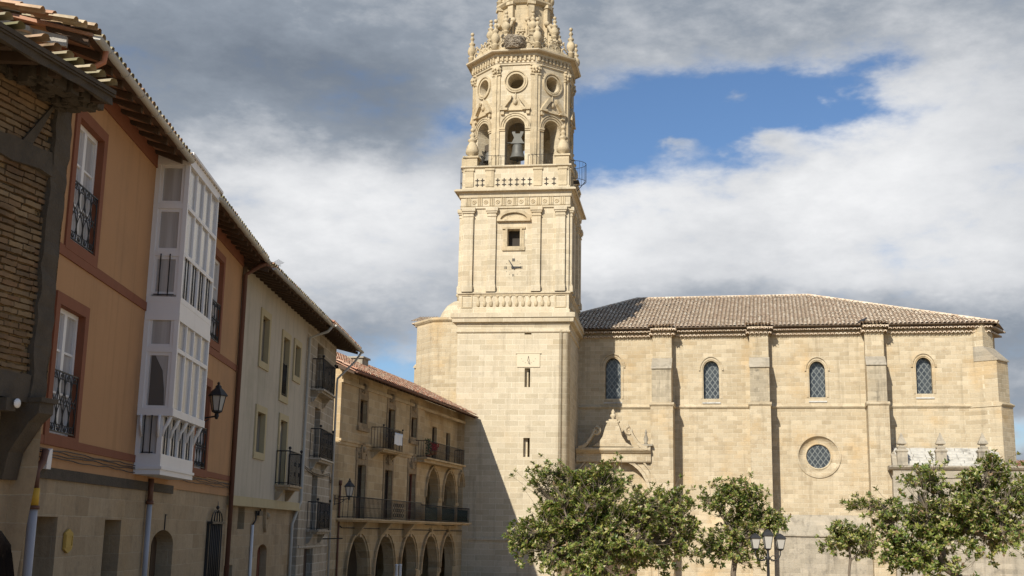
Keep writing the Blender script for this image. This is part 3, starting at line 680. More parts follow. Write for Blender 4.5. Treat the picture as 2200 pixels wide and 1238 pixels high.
for z0, z1, oo, g in ((gcor, gtop, og + .02, .02), (r3b - .14, r3b - .02, og + .005, .005), (pb, r3b - .12, og + .0, .0), (s1t - .0, pb + .02, og + .01, .01), (gb - .06, gb + .10, og + .015, .015), (zpan, z3b, og3 + .01, -.05), (zpan - .06, zpan, og3 + .05, -.01), (zbot, zpan - .06, og3 + .02, -.04)):
    gal.box(gu0 - g, gu1 + g, 0.005, oo, z0, z1)
gal.box(gu0 - .06, gu1 + .06, 0, og + .08, gtop, gtop + .06)
gallery = gal.build('gallery', 'white_paint', ar)
def pane(nm, mat, x0, x1, o0, o1, z0, z1):
    MB().box(x0, x1, o0, o1, z0, z1).build(nm, mat, gallery)
for (z0, z1) in ((r1b, gcor), (r2b, r1b), (r3b, r2b)):
    for i in range(4): pane('front_pane', random.choice(('curtained_pane', 'curtained_pane', 'dim_curtain_pane')), gu0 + .1 + (gu1 - gu0 - .2) * i / 4, gu0 + .1 + (gu1 - gu0 - .2) * (i + 1) / 4, og - .07, og - .05, z0, z1)
    pane('side_pane', 'dim_curtain_pane', gu0 + .05, gu0 + .07, .1, og - .1, z0, z1); pane('side_pane', 'dim_curtain_pane', gu1 - .07, gu1 - .05, .1, og - .1, z0, z1)
for (z0, z1) in ((s1b, pb), (gb, s1b)):
    for i in range(4): pane('front_pane', random.choice(('curtained_pane', 'curtained_pane', 'dim_curtain_pane')), gu0 + .1 + (gu1 - gu0 - .2) * i / 4, gu0 + .1 + (gu1 - gu0 - .2) * (i + 1) / 4, og - .07, og - .05, z0, z1)
    pane('side_pane', 'dim_curtain_pane' , gu0 + .05, gu0 + .07, .1, og - .1, z0, z1); pane('side_pane', 'dim_curtain_pane', gu1 - .07, gu1 - .05, .1, og - .1, z0, z1)
pane('front_pane', 'curtained_pane', gu0 + .16, gu1 - .16, og3 - .07, og3 - .05, z3b, gb)
pane('side_pane', 'dim_curtain_pane', gu0 + .11, gu0 + .13, .1, og3 - .1, z3b, gb)
# dark gap beside the drawn curtain in the lower side light
mb = MB(); a0, a1 = .16, og - .16
mb.M = None
q = [(a0 + .05, gb + .12), (a1 - .04, gb + .12), (a1 - .06, gb + .5), (a0 + .3, s1b - .45), (a0 + .12, s1b - .12), (a0 + .05, s1b - .12)]
mb.prism_oz(q, gu0 + .040, gu0 + .052); mb.build('curtain_gap', 'hazy_pane', gallery)
# inner window stiles of the side lights
for z0, z1 in ((r1b + .06, gcor), (r2b + .06, r1b - .06), (r3b + .03, r2b - .06), (s1b + .06, pb - .02), (gb + .1, s1b - .06)):
    mb = MB()
    for o0, o1 in ((.1, .17), (og - .17, og - .1)): mb.box(gu0 + .025, gu0 + .075, o0, o1, z0, z1)
    mb.box(gu0 + .03, gu0 + .075, .17, og - .17, z1 - .07, z1); mb.box(gu0 + .03, gu0 + .075, .17, og - .17, z0, z0 + .06)
    mb.build('sash', 'white_paint', gallery)
# safety bars
def bars(o1, z0, z1, xs0, xs1):
    for i in range(4):
        a = xs0 + (xs1 - xs0) * i / 4
        for t in (.33, .62): MB().tube([(a + (xs1 - xs0) / 4 * t, o1 + .012, z0), (a + (xs1 - xs0) / 4 * t, o1 + .012, z1)], .014, 5).build('safety_bar', 'iron', gallery)
    for t in (.36, .64): MB().tube([(gu0 - .02, o1 * t, z0), (gu0 - .02, o1 * t, z1)], .014, 5).build('safety_bar', 'iron', gallery)
    MB().tube([(gu0 - .02, .15, z0 + .02), (gu0 - .02, o1 - .12, z0 + .02)], .012, 5).build('safety_bar', 'iron', gallery)
bars(og - .03, r3b, r2b - .02, gu0 + .1, gu1 - .1); bars(og3 - .03, z3b, gb - .05, gu0 + .16, gu1 - .16)
for i in range(5):
    x = gu0 + .1 + (gu1 - gu0 - .2) * i / 4; dz = gb - .06
    MB().tube([(x, og3, dz - .42), (x, og3 + .03, dz - .25), (x, og3 + (og - og3) * .45, dz - .16), (x, og - .05, dz)], .035, 6, .05).build('bracket', 'white_paint', gallery)
MB().tube([(gu0 + .03, .12, gb - .5), (gu0 - .04, .1, gb - .2), (gu0 - .02, .1, gb - .06)], .03, 6).build('bracket', 'white_paint', gallery)
MB().tube([(gu0 + .03, og3 - .08, gb - .5), (gu0 - .04, og3 - .06, gb - .25), (gu0 - .02, og3 - .06, gb - .06)], .035, 6).build('bracket', 'white_paint', gallery)

# ------------------------------------------------------------------ wall lanterns
def lantern_parts(root, cx, co, z0, h, n=6, rw=.2):
    """tapered glazed lantern: glass, frame bars, dark hood and finial, standing on z0"""
    g = MB(); g.lathe([(rw * .62, z0), (rw * 1.05, z0 + h * .52)], cx, co, n, PI / n, False); g.build('glass_panes', 'lamp_glass', root)
    f = MB()
    for k in range(n):
        t = 2 * PI * k / n + PI / n; c, s_ = math.cos(t), math.sin(t)
        f.tube([(cx + rw * .63 * c, co + rw * .63 * s_, z0), (cx + rw * 1.07 * c, co + rw * 1.07 * s_, z0 + h * .53)], .014, 5)
    f.lathe([(rw * .2, z0 - h * .08), (rw * .7, z0 - h * .02), (rw * .7, z0 + .02)], cx, co, n, PI / n, False)
    f.build('frame', 'iron', root)
    f = MB(); f.lathe([(rw * 1.3, z0 + h * .50), (rw * 1.3, z0 + h * .54), (rw * .85, z0 + h * .68), (rw * .42, z0 + h * .78), (rw * .40, z0 + h * .84), (rw * .2, z0 + h * .88), (rw * .08, z0 + h * .9)], cx, co, n, PI / n, False)
    f.sphere(cx, co, z0 + h * .93, rw * .2); f.tube([(cx, co, z0 + h * .93), (cx, co, z0 + h)], .02, 5, .004)
    f.build('hood', 'iron', root)
def wall_lantern(F, pxc, ptop, pbot, out, name_label, arm_l):
    # out = distance of lantern axis from the wall
    u, zb = F.P(pxc, pbot, out); zt = F.z(pxc, ptop, out); h = zt - zb
    rt = thing('wall_lantern', name_label, 'lamp', F.W(u, 0, zb), F.root.rotation_euler[2], 'wall lanterns of the street')
    lantern_parts(rt, 0, out, .0, h, 6, h * .25)
    b = MB(); b.box(-.05, .05, .0, .03, -.45, .05); b.tube([(0, .02, -.12), (0, out * .5, -.18), (0, out, -.12), (0, out, 0.)], .022, 6)
    b.tube([(0, .02, -.4), (0, out * .35, -.36), (0, out * .7, -.2)], .016, 5)
    b.lathe([(.03, -.2), (.06, -.12), (.04, -.02)], 0, out, 8); b.build('bracket', 'iron', rt)
    return rt
wall_lantern(A, 466, 817, 884, .62, 'black iron wall lantern beside the white gallery of the orange house', .6)

# ------------------------------------------------------------------ grey plastered house
pB = A.W(AU1, 0, 0)
B = Fac('plaster_house', 'pale grey plastered house with yellow window surrounds and jettied upper floors', 'house', (pB.x, pB.y), 1.6)
br_ = B.root
BU1 = B.u(652, 900); J = .0
zj1, zj0 = B.z(572, 1073), B.z(572, 1092)
b1 = ('rect', B.u(561, 715), B.u(576, 715), B.z(567, 780), B.z(567, 680)); b2 = ('rect', B.u(605, 780), B.u(618, 780), B.z(611, 853), B.z(611, 725))
b3 = ('rect', B.u(632, 770), B.u(643, 770), B.z(637, 810), B.z(637, 743)); b4 = ('rect', B.u(549, 925), B.u(566, 925), B.z(557, 973), B.z(557, 886))
b5 = ('rect', B.u(598, 960), B.u(612, 960), B.z(605, 1045), B.z(605, 903))
zBe = B.z(575, 566, .9)
mb = MB(); mb.wall(0, BU1, zj1, zBe + .27, 0, [grow(q, .03) for q in (b1, b2, b3, b4, b5)], .28); mb.build('plaster_wall', 'grey_plaster', br_)
e1 = ('rect', B.u(526, 1112), B.u(540, 1112), B.z(533, 1137), B.z(533, 1090)); e2 = ('seg', B.u(566, 1205), B.u(586, 1205), -.05, B.z(577, 1170)); e3 = ('rect', B.u(496, 1230), B.u(514, 1230), B.z(505, 1262), B.z(505, 1215))
mb = MB(); mb.wall(0, BU1, -.8, zj0 + .02, -.22, [e1, e2, e3], .4); mb.build('stone_wall', 'house_stone', br_)
body(B, br_, 0.01, BU1, -.8, zBe + .2, 9.0, 'grey_plaster', -.23)
mb = MB(); mb.box(.02, BU1 - .02, -.24, .06, zj0, zj1); mb.build('jetty_beam', 'yellow_trim', br_)
mb = MB(); mb.box(.0, .5, -.02, .02, zj1, zBe + .22); mb.build('corner_strip', 'brown_door_wood', br_)
for q in (b1, b2, b3, b4, b5):
    mb = MB(); mb.fill(q, -.2); mb.box(q[1], q[2], -.2, -.14, q[3], q[3] + .06); mb.box(q[1], q[2], -.2, -.14, q[4] - .06, q[4]); mb.box((q[1] + q[2]) / 2 - .03, (q[1] + q[2]) / 2 + .03, -.2, -.13, q[3] + .06, q[4] - .06)
    wn = mb.build('window', 'brown_door_wood', br_)
    mb = MB(); mb.ring(q[1], q[2], q[3], q[4], .22, -.12, .05); mb.build('surround', 'yellow_trim', wn)
mb = MB(); rail(mb, [(b2[1], -.02), (b2[2], -.02)], b2[3] + .04, b2[3] + 1.15, .13, .014); mb.build('railing', 'iron', br_)
for q, mt in ((e1, 'dark_pane'), (e2, 'red_door_wood'), (e3, 'dark_wood')):
    mb = MB(); mb.fill(q, -.45); 
    if q is e2:
        for i in range(1, 4): x = q[1] + (q[2] - q[1]) * i / 4; mb.box(x - .012, x + .012, -.45, -.43, q[3], q[4] - .2)
    mb.build('door' if q is e2 else ('window' if q is e1 else 'cellar_hatch'), mt, br_)
def balcony(F, par, u0, u1, zf, ob, zt, slab='house_stone', sp=.14, th=.16, posts=True, name='balcony'):
    mb = MB(); mb.box(u0 - .06, u1 + .06, -.02, ob + .08, zf - th * .45, zf); mb.box(u0 + .02, u1 - .02, -.02, ob, zf - th, zf - th * .45 - .0)
    for x in (u0 + .15, u1 - .15): mb.prism_oz([(-.02, zf - th - .38), (.1, zf - th - .34), (ob * .7, zf - th), (-.02, zf - th)], x - .07, x + .07)
    b = mb.build(name, slab, par)
    mb = MB(); rail(mb, [(u0, .02), (u0, ob), (u1, ob), (u1, .02)], zf + .03, zt, sp, .012, .022)
    if posts:
        for x in (u0, u1): mb.tube([(x, ob, zf), (x, ob, zt + .06)], .022, 6); mb.sphere(x, ob, zt + .1, .055)
        for i in range(3):
            x = u0 + (u1 - u0) * (i + .5) / 3
            for zc in (.35, .65): mb.tube([(x + .09 * math.cos(k * PI / 4), ob + .005, zf + (zt - zf) * zc + .09 * math.sin(k * PI / 4)) for k in range(9)], .010, 5)
    mb.build('railing', 'iron', b)
    return b
bl = B.u(590, 1040); ob5, zf5 = B.OU(619, 1042, bl); 
balcony(B, br_, bl, B.u(644, 1045, ob5), B.z(605, 1044), ob5, B.z(605, 1044) + (B.z(620, 967, ob5) - B.z(620, 1041, ob5)))
mb = MB(); sh = B.u(582, 1112); sz = B.z(582, 1112)
mb.prism([(sh - .22, sz + .3), (sh + .22, sz + .3), (sh + .24, sz), (sh + .15, sz - .35), (sh, sz - .5), (sh - .15, sz - .35), (sh - .24, sz)], -.24, -.12); mb.sphere(sh, -.13, sz + .05, .12); mb.sphere(sh, -.13, sz + .42, .13); mb.build('carved_shield', 'house_stone', br_)
mb = MB(); cu = B.u(551, 1180); mb.tube([(cu, -.17, -.3), (cu, -.17, B.z(553, 1128))], .05, 8); mb.build('white_conduit', 'white_paint', br_)
mb = MB(); mb.tube([(cu, -.17, B.z(553, 1128)), (cu + .3, -.15, B.z(558, 1118)), (cu + .35, -.15, B.z(560, 1100)), (cu + .9, -.15, B.z(566, 1100)), (cu + .9, -.15, B.z(566, 1094))], .03, 5); mb.box(cu + .5, cu + 1.0, -.22, -.08, B.z(563, 1108), B.z(563, 1098)); mb.build('cable', 'iron', br_)
eaves(B, br_, -.0, BU1 + .1, zBe, .85, zBe + .24)
gutter(B, br_, 0.05, BU1 + .2, .95, zBe + .02)
house_roof(B, br_, .0, BU1 + .25, zBe + .02, .85, 7.0, 17, 'mossy_tiles', .25)
mb = MB(); mb.tube([(BU1 - .1, .95, zBe - .05), (BU1 - .1, .8, zBe - .25), (BU1 - .05, .1, zBe - .5), (BU1 - .05, .08, zj1 + .1), (BU1 - .3, -.05, zj0 - .15), (BU1 - .42, -.14, zj0 - .5), (BU1 - .42, -.14, -.3)], .06, 8); mb.build('downpipe', 'gutter_metal', br_)

# ------------------------------------------------------------------ narrow stone house with three balconies
pC = B.W(BU1, 0, 0)
C = Fac('stone_house', 'narrow pale ashlar house with three stacked iron balconies', 'house', (pC.x, pC.y), 1.6)
cr_ = C.root
CU1 = C.u(714, 950)
zCe = C.z(728, 712, .95)
k1 = ('rect', C.u(681, 780), C.u(695, 780), C.z(688, 842), C.z(688, 741)); k2 = ('rect', C.u(675, 920), C.u(687, 920), C.z(681, 988), C.z(681, 876)); k3 = ('rect', C.u(668, 1080), C.u(680, 1080), C.z(674, 1139), C.z(674, 1020))
kd = ('rect', C.u(652, 1210), C.u(671, 1210), -.05, C.z(662, 1179))
mb = MB(); mb.wall(.0, CU1, -.8, zCe + .27, 0, [k1, k2, k3, kd], .3); mb.build('wall', 'narrow_stone', cr_)
body(C, cr_, .01, CU1, -.8, zCe + .2, 7.0, 'narrow_stone')
for q in (k1, k2, k3, kd):
    mb = MB(); mb.fill(q, -.25); mb.box((q[1] + q[2]) / 2 - .03, (q[1] + q[2]) / 2 + .03, -.25, -.2, q[3], q[4]); mb.build('door', 'brown_door_wood' if q is not kd else 'dark_wood', cr_)
for (pl_, pc_, pr_, ys, yr) in ((668, 692, 718, 842, 777), (664, 686, 713, 987, 925), (658, 680, 706, 1139, 1080)):
    u0 = C.u(pl_, ys); oo, zz = C.OU(pc_, ys + 4, u0); u1 = C.u(pr_, ys + 4, oo)
    zf = C.z((pl_ + pr_) / 2, ys, oo * .6); zt = zf + C.z(pc_, yr, oo) - C.z(pc_, ys + 2, oo)
    balcony(C, cr_, u0, min(u1, CU1 - .05), zf, oo, zt, 'narrow_stone')
mb = MB(); mb.box(.0, CU1, -.02, .05, C.z(685, 1015) - .09, C.z(685, 1015) + .06); mb.build('string_course', 'narrow_stone', cr_)
mb = MB(); mb.box(.2, CU1 - .2, -.02, .04, C.z(660, 1178) + .02, C.z(660, 1178) + .14); mb.build('lintel', 'narrow_stone', cr_)
mb = MB(); u = C.u(690, 1158); mb.tube([(u, 0, C.z(690, 1158)), (u, .9, C.z(690, 1158) + .04)], .025, 5); mb.sphere(u, .0, C.z(690, 1158), .06); mb.build('flag_holder', 'iron', cr_)
eaves(C, cr_, .1, CU1 + .55, zCe, .95, zCe + .27)
gutter(C, cr_, .0, CU1 + .7, 1.05, zCe + .02)
house_roof(C, cr_, -.1, CU1 + .6, zCe + .02, .95, 6.0, 18, 'red_tiles', .25)
mb = MB(); mb.tube([(CU1 + .45, 1.05, zCe - .02), (CU1 + .35, .8, zCe - .45), (CU1 - .12, .12, zCe - 1.3), (CU1 - .1, .1, zCe - 1.6), (CU1 - .1, .1, 0)], .05, 8); mb.build('downpipe', 'gutter_metal', cr_)
mb = MB()
for dz in (0, -.07): mb.tube([(CU1 * i / 20, .05, C.z(672, 1004) + dz - .25 * math.sin(PI * i / 20) - (.35 if i > 18 else 0)) for i in range(21)], .018, 4)
mb.build('cable', 'iron', cr_)
# television aerial on the plaster house roof
ta = thing('roof_aerial', 'thin metal television aerial on the tiled roof of the plaster house', 'aerial', B.W(BU1 - 1.2, -1.2, zBe + .75), B.root.rotation_euler[2])
mb = MB(); mb.tube([(0, 0, -.3), (0, 0, 1.5)], .016, 5); mb.build('mast', 'grey_pipe', ta)
mb = MB(); mb.tube([(-.5, 0, 1.3), (.5, .15, 1.45)], .010, 5)
for i in range(6):
    x = -.45 + i * .18; mb.tube([(x, -.2, 1.22 + i * .026), (x, .28, 1.5 + i * .015)], .008, 4)
mb.tube([(-.4, .0, 1.1), (.35, .1, 1.13)], .010, 5); mb.build('antenna_rods', 'iron', ta)

# ------------------------------------------------------------------ old timber and brick house at the far left
E_ = Fac('timber_brick_house', 'old brick and timber house with sagging mossy eaves at the left edge', 'house', (-.383 * 16.0, 16.0), 16.0)
er = E_.root
# u = 0 is the right-hand corner; the wall runs back towards the camera (negative u)
zE0 = E_.z(40, 850); zEe = E_.z(242, 206, .75)
L0 = -6.5
random.seed(31)
mb = MB(); mb.wall(L0, -.30, zE0 + .2, zEe + .10, -.10, [], .2); mb.build('mortar_bed', 'thin_brick', er)
mb = MB(); z = zE0 + .26; row = 0
while z < zEe + .05:
    x = -2.6 + random.uniform(0, .2); h = random.uniform(.050, .066)
    while x < -.30:
        L = random.uniform(.22, .34); jz = random.uniform(-.006, .006); jo = random.uniform(-.018, .008)
        if random.random() > .04: rough_bar(mb, x, min(x + L - random.uniform(.008, .02), -.28), -.16, -.05 + jo, z + jz, z + h + jz, 3, .006)
        x += L
    z += .086 + random.uniform(-.004, .004)
mb.build('brick_panel', 'old_bricks', er, normals=False)
zt_ = E_.z(60, 330)
mb = MB(); rough_bar(mb, -.34, -.02, -.3, .0, zE0, zEe + .10, 24, .022); mb.build('corner_post', 'old_timber', er)
mb = MB(); rough_bar(mb, L0, -.34, -.2, -.01, zE0 - .05, zE0 + .28, 24, .022); mb.build('sill_beam', 'old_timber', er)
mb = MB(); rough_bar(mb, L0, -.34, -.2, -.0, zt_ - .15, zt_ + .15, 24, .025); mb.build('middle_beam', 'old_timber', er)
mb = MB(); rough_bar(mb, L0, -.34, -.2, .0, zEe - .05, zEe + .10, 24, .02); mb.build('wall_plate', 'old_timber', er)
mb = MB(); mb.prism([(-.34, zEe - .1), (-.34, zt_ + .9), (-.95, zt_ + .14), (-.75, zt_ + .14)], -.15, -.02); mb.build('brace', 'old_timber', er)
MB().face([(-.03, -.42, -.6), (-.03, -6, -.6), (-.03, -6, zE0), (-.03, -.42, zE0)]).build('lower_side_wall', 'house_stone', er)
mb = MB(); mb.face([(-.02, .0, zE0), (-.02, -6, zE0), (-.02, -6, zEe + .10), (-.02, .0, zEe + .10)]); mb.face([(L0, 0, -.5), (L0, -6, -.5), (L0, -6, zEe + .10), (L0, 0, zEe + .10)]); mb.face([(L0, -6, -.5), (0, -6, -.5), (0, -6, zEe), (L0, -6, zEe)])
mb.build('side_walls', 'thin_brick', er)
mb = MB(); mb.wall(L0, -.03, -.6, zE0 - .02, -.42, [], .2); mb.face([(-.03, -.42, -.6), (-.03, -.01, zE0 - .9), (-.03, -.01, zE0), (-.03, -.42, zE0)])
mb.build('stone_wall', 'house_stone', er)
mb = MB()
mb.prism_oz([(-.42, zE0 - 1.05), (-.30, zE0 - 1.05), (-.24, zE0 - .7), (.02, zE0 - .32), (.16, zE0 - .2), (.16, zE0 - .02), (-.42, zE0 - .02)], -.34, -.05)
mb.box(-.36, -.01, -.2, .2, zE0 - .06, zE0 + .0); mb.build('corbel', 'old_timber', er)
for i in range(6): MB().box(-.9 - i * .62, -.72 - i * .62, -.4, .10, zE0 - .22, zE0 - .06).build('joist', 'old_timber', er)
mb = MB(); mb.lathe([(.001, 0), (.06, .005), (.06, .02), (.001, .03)], 0, 0, 12)
for k in range(len(mb.v)): v = mb.v[k]; mb.v[k] = Vector((-.75 + v.x, -.13 - v.z, zE0 - .12 + v.y))
mb.build('round_sign', 'white_paint', er)
# eaves: fascia plank, rafters, rubble under the tiles, two ragged tile courses
zf = zEe; EU1 = E_.u(245, 200, .75)
for i in range(14):
    x = EU1 - .12 - i * .48; MB().prism_oz([(-.1, zf - .03), (.68, zf - .13), (.68, zf - .01), (-.1, zf + .10)], x - .06, x + .06).build('rafter', 'dark_wood', er)
mb = MB(); mb.prism_oz([(-.1, zf + .105), (.78, zf - .02), (.78, zf + .005), (-.1, zf + .13)], L0, EU1); mb.build('soffit', 'old_timber', er)
mb = MB(); rough_bar(mb, L0, EU1 - .02, .70, .75, zf - .12, zf - .01, 26, .018); mb.build('fascia', 'old_timber', er)
mb = MB(); random.seed(3); tile_sheet(mb, Vector((L0, .86, zf + .07)), (1, 0, 0), (0, -1, .12), EU1 + .05 - L0, 5.6, pitch=.23, rr=.075, jit=.05, course=.36, drop=.12); mb.build('roof_tiles', 'mossy_tiles', er, normals=False)
mb = MB(); mb.prism_oz([(.80, zf + .066), (-4.6, zf + .70), (-10, zf + .06), (-10, zf), (-4.6, zf + .6), (.80, zf + .01)], L0, EU1 - .02); mb.build('roof', 'old_timber', er)
mb = MB(); random.seed(5)
for i in range(70):
    x = random.uniform(-1.4, EU1 - .05); o = random.uniform(-.05, .5); r = random.uniform(.04, .1); mb.box(x, x + r * 1.8, o, o + r, zf - .06 - r * 1.3, zf + .02)
mb.build('rubble_infill', 'old_timber', er, kind='stuff')
# ------------------------------------------------------------------ arcaded stone house beside the tower
pD = at(728, 960, 61.0)
D = Fac('arcade_house', 'golden stone house with pointed shadowed arcades, balconies and red tiled eaves', 'house', (pD.x, pD.y), 13.0)
dr = D.root
pT = at(1102, 700, 84.0)
HT = 98.5
T = Fac('bell_tower', 'tall ornate stone bell tower with octagonal belfry and clock', 'tower', (pT.x, pT.y), HT)
tr = T.root
TU0, TU1 = T.u(982, 760), T.u(1222, 720)
_c = (TU0 + TU1) / 2; HW = (TU1 - TU0) / 2
# re-seat the tower's frame on its centre line, in the front plane
T.p = T.p + T.d * _c; T.p.z = ground_z(T.p.y); tr.location = T.p
TC = -HW                                                     # tower axis lies HW behind the front plane
# arcade facade runs until the tower front
_q = T.p - D.p; _den = D.d.dot(T.n); DU1 = _q.dot(T.n) / _den - .05
zDe = D.z(860, 835, .8)
def dz(px, py, o=0): return D.z(px, py, o)
aops = []
for (xl, xr, yt) in ((743, 789, 1151), (803, 845, 1151), (859, 893, 1151), (904, 939, 1151), (945, 973, 1151)):
    aops.append(('tall', D.u(xl, 1200), D.u(xr, 1200), -1.0, dz((xl + xr) / 2, yt)))
wlast = aops[-1][2] - aops[-1][1]; gap = aops[-1][1] - aops[-2][2]
if aops[-1][2] + gap + wlast < DU1 - .1: aops.append(('tall', aops[-1][2] + gap, aops[-1][2] + gap + wlast, -1.0, aops[-1][4]))
zfl = dz(880, 1128)                                          # first-floor balcony level
l1 = [('tall', D.u(914, 1070), D.u(941, 1070), zfl + .02, dz(928, 1008)), ('tall', D.u(950, 1070), D.u(977, 1070), zfl + .02, dz(964, 1015))]
lw = l1[1][2] - l1[1][1]
if l1[1][2] + .75 + lw < DU1 - .1: l1.append(('tall', l1[1][2] + .72, l1[1][2] + .72 + lw, zfl + .02, l1[1][4]))
else: l1.append(('tall', l1[1][2] + .72, DU1 - .1, zfl + .02, l1[1][4]))
dd = [('rect', D.u(765, 1050), D.u(783, 1050), zfl + .02, dz(774, 999)), ('rect', D.u(824, 1060), D.u(840, 1060), zfl + .02, dz(832, 1010)), ('rect', D.u(876, 1065), D.u(890, 1065), zfl + .02, dz(883, 1018))]
wA = ('rect', D.u(772, 885), D.u(787, 885), dz(779, 910), dz(779, 859)); wB = ('rect', D.u(832, 920), D.u(846, 920), dz(839, 968), dz(839, 879)); wC = ('rect', D.u(882, 920), D.u(894, 920), dz(888, 940), dz(888, 897))
zsc = dz(815, 964); zul = dz(958, 997)                       # string course, upper terrace floor
uLg = D.u(911, 950)
wD = ('rect', D.u(928, 950, -.5), D.u(938, 950, -.5), zul + .02, D.z(933, 917, -.5)); wE = ('rect', D.u(958, 960, -.5), D.u(967, 960, -.5), zul + .02, D.z(962, 930, -.5))
mb = MB(); mb.wall(0, uLg, -1.2, zDe + .33, 0, [a for a in aops if a[2] < uLg] + dd + [wA, wB, wC], .55)
mb.wall(uLg, DU1, -1.2, zul - .15, 0, [a for a in aops if a[2] > uLg and a[1] > uLg] + l1, .55)
mb.wall(uLg, DU1, zul - .15, zDe + .33, -.5, [wD, wE], .3); mb.face([(uLg, 0, zul - .15), (uLg, -.5, zul - .15), (uLg, -.5, zDe + .33), (uLg, 0, zDe + .33)]); mb.face([(uLg, 0, zul - .15), (DU1, 0, zul - .15), (DU1, -.5, zul - .15), (uLg, -.5, zul - .15)])
mb.build('wall', 'arcade_stone', dr)
mb = MB(); mb.box(0.02, DU1, -6.2, -6.0, -1.2, zfl - .3); mb.box(.02, DU1, -6.0, -.56, zfl - .3, zfl - .1); mb.build('arcade_interior', 'arcade_shade_plaster', dr)
mb = MB(); mb.box(uLg - .3, DU1, -3.9, -3.7, zfl, zul - .2); mb.box(uLg - .3, DU1, -3.7, -.56, zul - .4, zul - .3); mb.box(uLg - .3, uLg - .1, -3.7, -.56, zfl, zul - .4); mb.build('loggia_interior', 'arcade_shade_plaster', dr)
body(D, dr, 0.01, DU1, -1.2, zDe + .2, 9.0, 'arcade_stone')
for q in aops:
    mb = MB(); mb.arch_ring(q, .12, -.02, .07, sides=False); q2 = grow(q, .12); mb.arch_ring(('tall', q2[1], q2[2], q[3], q2[4]), .14, -.02, .15, sides=False); mb.build('arch_moulding', 'arcade_stone', dr)
for q in l1:
    mb = MB(); mb.arch_ring(q, .10, -.02, .06, sides=False); q2 = grow(q, .1); mb.arch_ring(('tall', q2[1], q2[2], q[3], q2[4]), .1, -.02, .13, sides=False); x = (q[1] + q[2]) / 2; mb.prism([(x - .08, q[4] - .05), (x + .08, q[4] - .05), (x + .13, q[4] + .32), (x - .13, q[4] + .32)], -.02, .14); mb.build('arch_moulding', 'arcade_stone', dr)
for q in aops:
    mb = MB(); x = (q[1] + q[2]) / 2; mb.prism([(x - .1, q[4] - .08), (x + .1, q[4] - .08), (x + .15, q[4] + .42), (x - .15, q[4] + .42)], -.02, .16); mb.build('keystone', 'arcade_stone', dr)
pe = [(.0, aops[0][1])] + [(a[2], b[1]) for a, b in zip(aops, aops[1:])]
for x0, x1 in pe:
    zs_ = outline(aops[0])[0][0][1]
    mb = MB(); mb.box(x0 - .07, x1 + .07, -.57, .08, zs_ - .25, zs_ - .02); mb.box(x0 - .03, x1 + .03, -.56, .04, zs_ - .33, zs_ - .25); mb.build('capital', 'arcade_stone', dr)
for a, b in zip(l1, l1[1:]):
    zs_ = outline(a)[0][0][1]; mb = MB(); mb.box(a[2] - .06, b[1] + .06, -.57, .07, zs_ - .22, zs_ - .02); mb.build('capital', 'arcade_stone', dr); MB().box(a[2] - .03, b[1] + .03, -.56, .03, zfl + .03, zfl + .3).build('pier_base', 'arcade_stone', dr)
for q, nm in ((dd[0], 'brown_door_wood'), (dd[1], 'brown_door_wood'), (dd[2], 'red_door_wood'), (wB, 'brown_door_wood'), (wA, 'brown_door_wood'), (wC, 'brown_door_wood'), (wD, 'brown_door_wood'), (wE, 'brown_door_wood')):
    oo = -.75 if q in (wD, wE) else -.25
    mb = MB(); mb.fill(q, oo); xm = (q[1] + q[2]) / 2; mb.box(xm - .035, xm + .035, oo, oo + .06, q[3], q[4])
    for xx in (q[1], q[2] - .07): mb.box(xx, xx + .07, oo, oo + .06, q[3], q[4])
    pn = mb.build('window' if q in (wA, wC) else 'door', nm, dr)
    hg = q[4] - q[3]; MB().box(q[1] + .1, xm - .06, oo + .005, oo + .015, q[3] + hg * .45, q[4] - .12).box(xm + .06, q[2] - .1, oo + .005, oo + .015, q[3] + hg * .45, q[4] - .12).build('pane', 'dark_pane', pn)
for q in (wA, wC, wB): 
    mb = MB(); mb.ring(q[1], q[2], q[3], q[4], .2, -.02, .05, bottom=q is not wB)
    if q is not wB: mb.box(q[1] - .3, q[2] + .3, -.02, .13, q[3] - .42, q[3] - .2)
    hh = .85; mb.box(q[1] - .2, q[2] + .2, -.02, .03, q[4] + .2, q[4] + .2 + hh)
    xm = (q[1] + q[2]) / 2; mb.sphere(xm, .03, q[4] + .6, .2, 8, 1.4)
    for sg in (-1, 1): mb.tube([(xm + sg * (.28 + .12 * math.cos(k * PI / 4)), .05, q[4] + .5 + .12 * math.sin(k * PI / 4)) for k in range(8)], .035, 5)
    mb.build('carved_frame', 'sooty_carving', dr)
for q in dd:
    xm = (q[1] + q[2]) / 2; mb = MB(); mb.ring(q[1], q[2], q[3], q[4], .22, -.02, .05, bottom=False); mb.box(q[1] - .25, q[2] + .25, -.02, .035, q[4] + .22, zsc - .2)
    mb.prism([(xm - .25, q[4] + .3), (xm + .25, q[4] + .3), (xm + .35, q[4] + .75), (xm + .2, q[4] + 1.15), (xm - .2, q[4] + 1.15), (xm - .35, q[4] + .75)], .03, .12); mb.sphere(xm, .12, q[4] + .8, .16)
    for sg in (-1, 1): mb.tube([(xm + sg * (.48 + .1 * math.cos(k * PI / 4)), .06, q[4] + .5 + .16 * math.sin(k * PI / 4)) for k in range(8)], .035, 5)
    mb.build('carved_lintel', 'sooty_carving', dr)
mb = MB(); mb.box(-.05, uLg + .1, -.02, .12, zsc - .02, zsc + .1); mb.box(-.02, uLg, -.02, .06, zsc - .18, zsc - .02); mb.build('string_course', 'arcade_stone', dr)
mb = MB(); mb.box(-.05, DU1, -.02, .1, dz(760, 872 - 42), dz(760, 872 - 42) + .16); mb.build('upper_string_course', 'arcade_stone', dr)
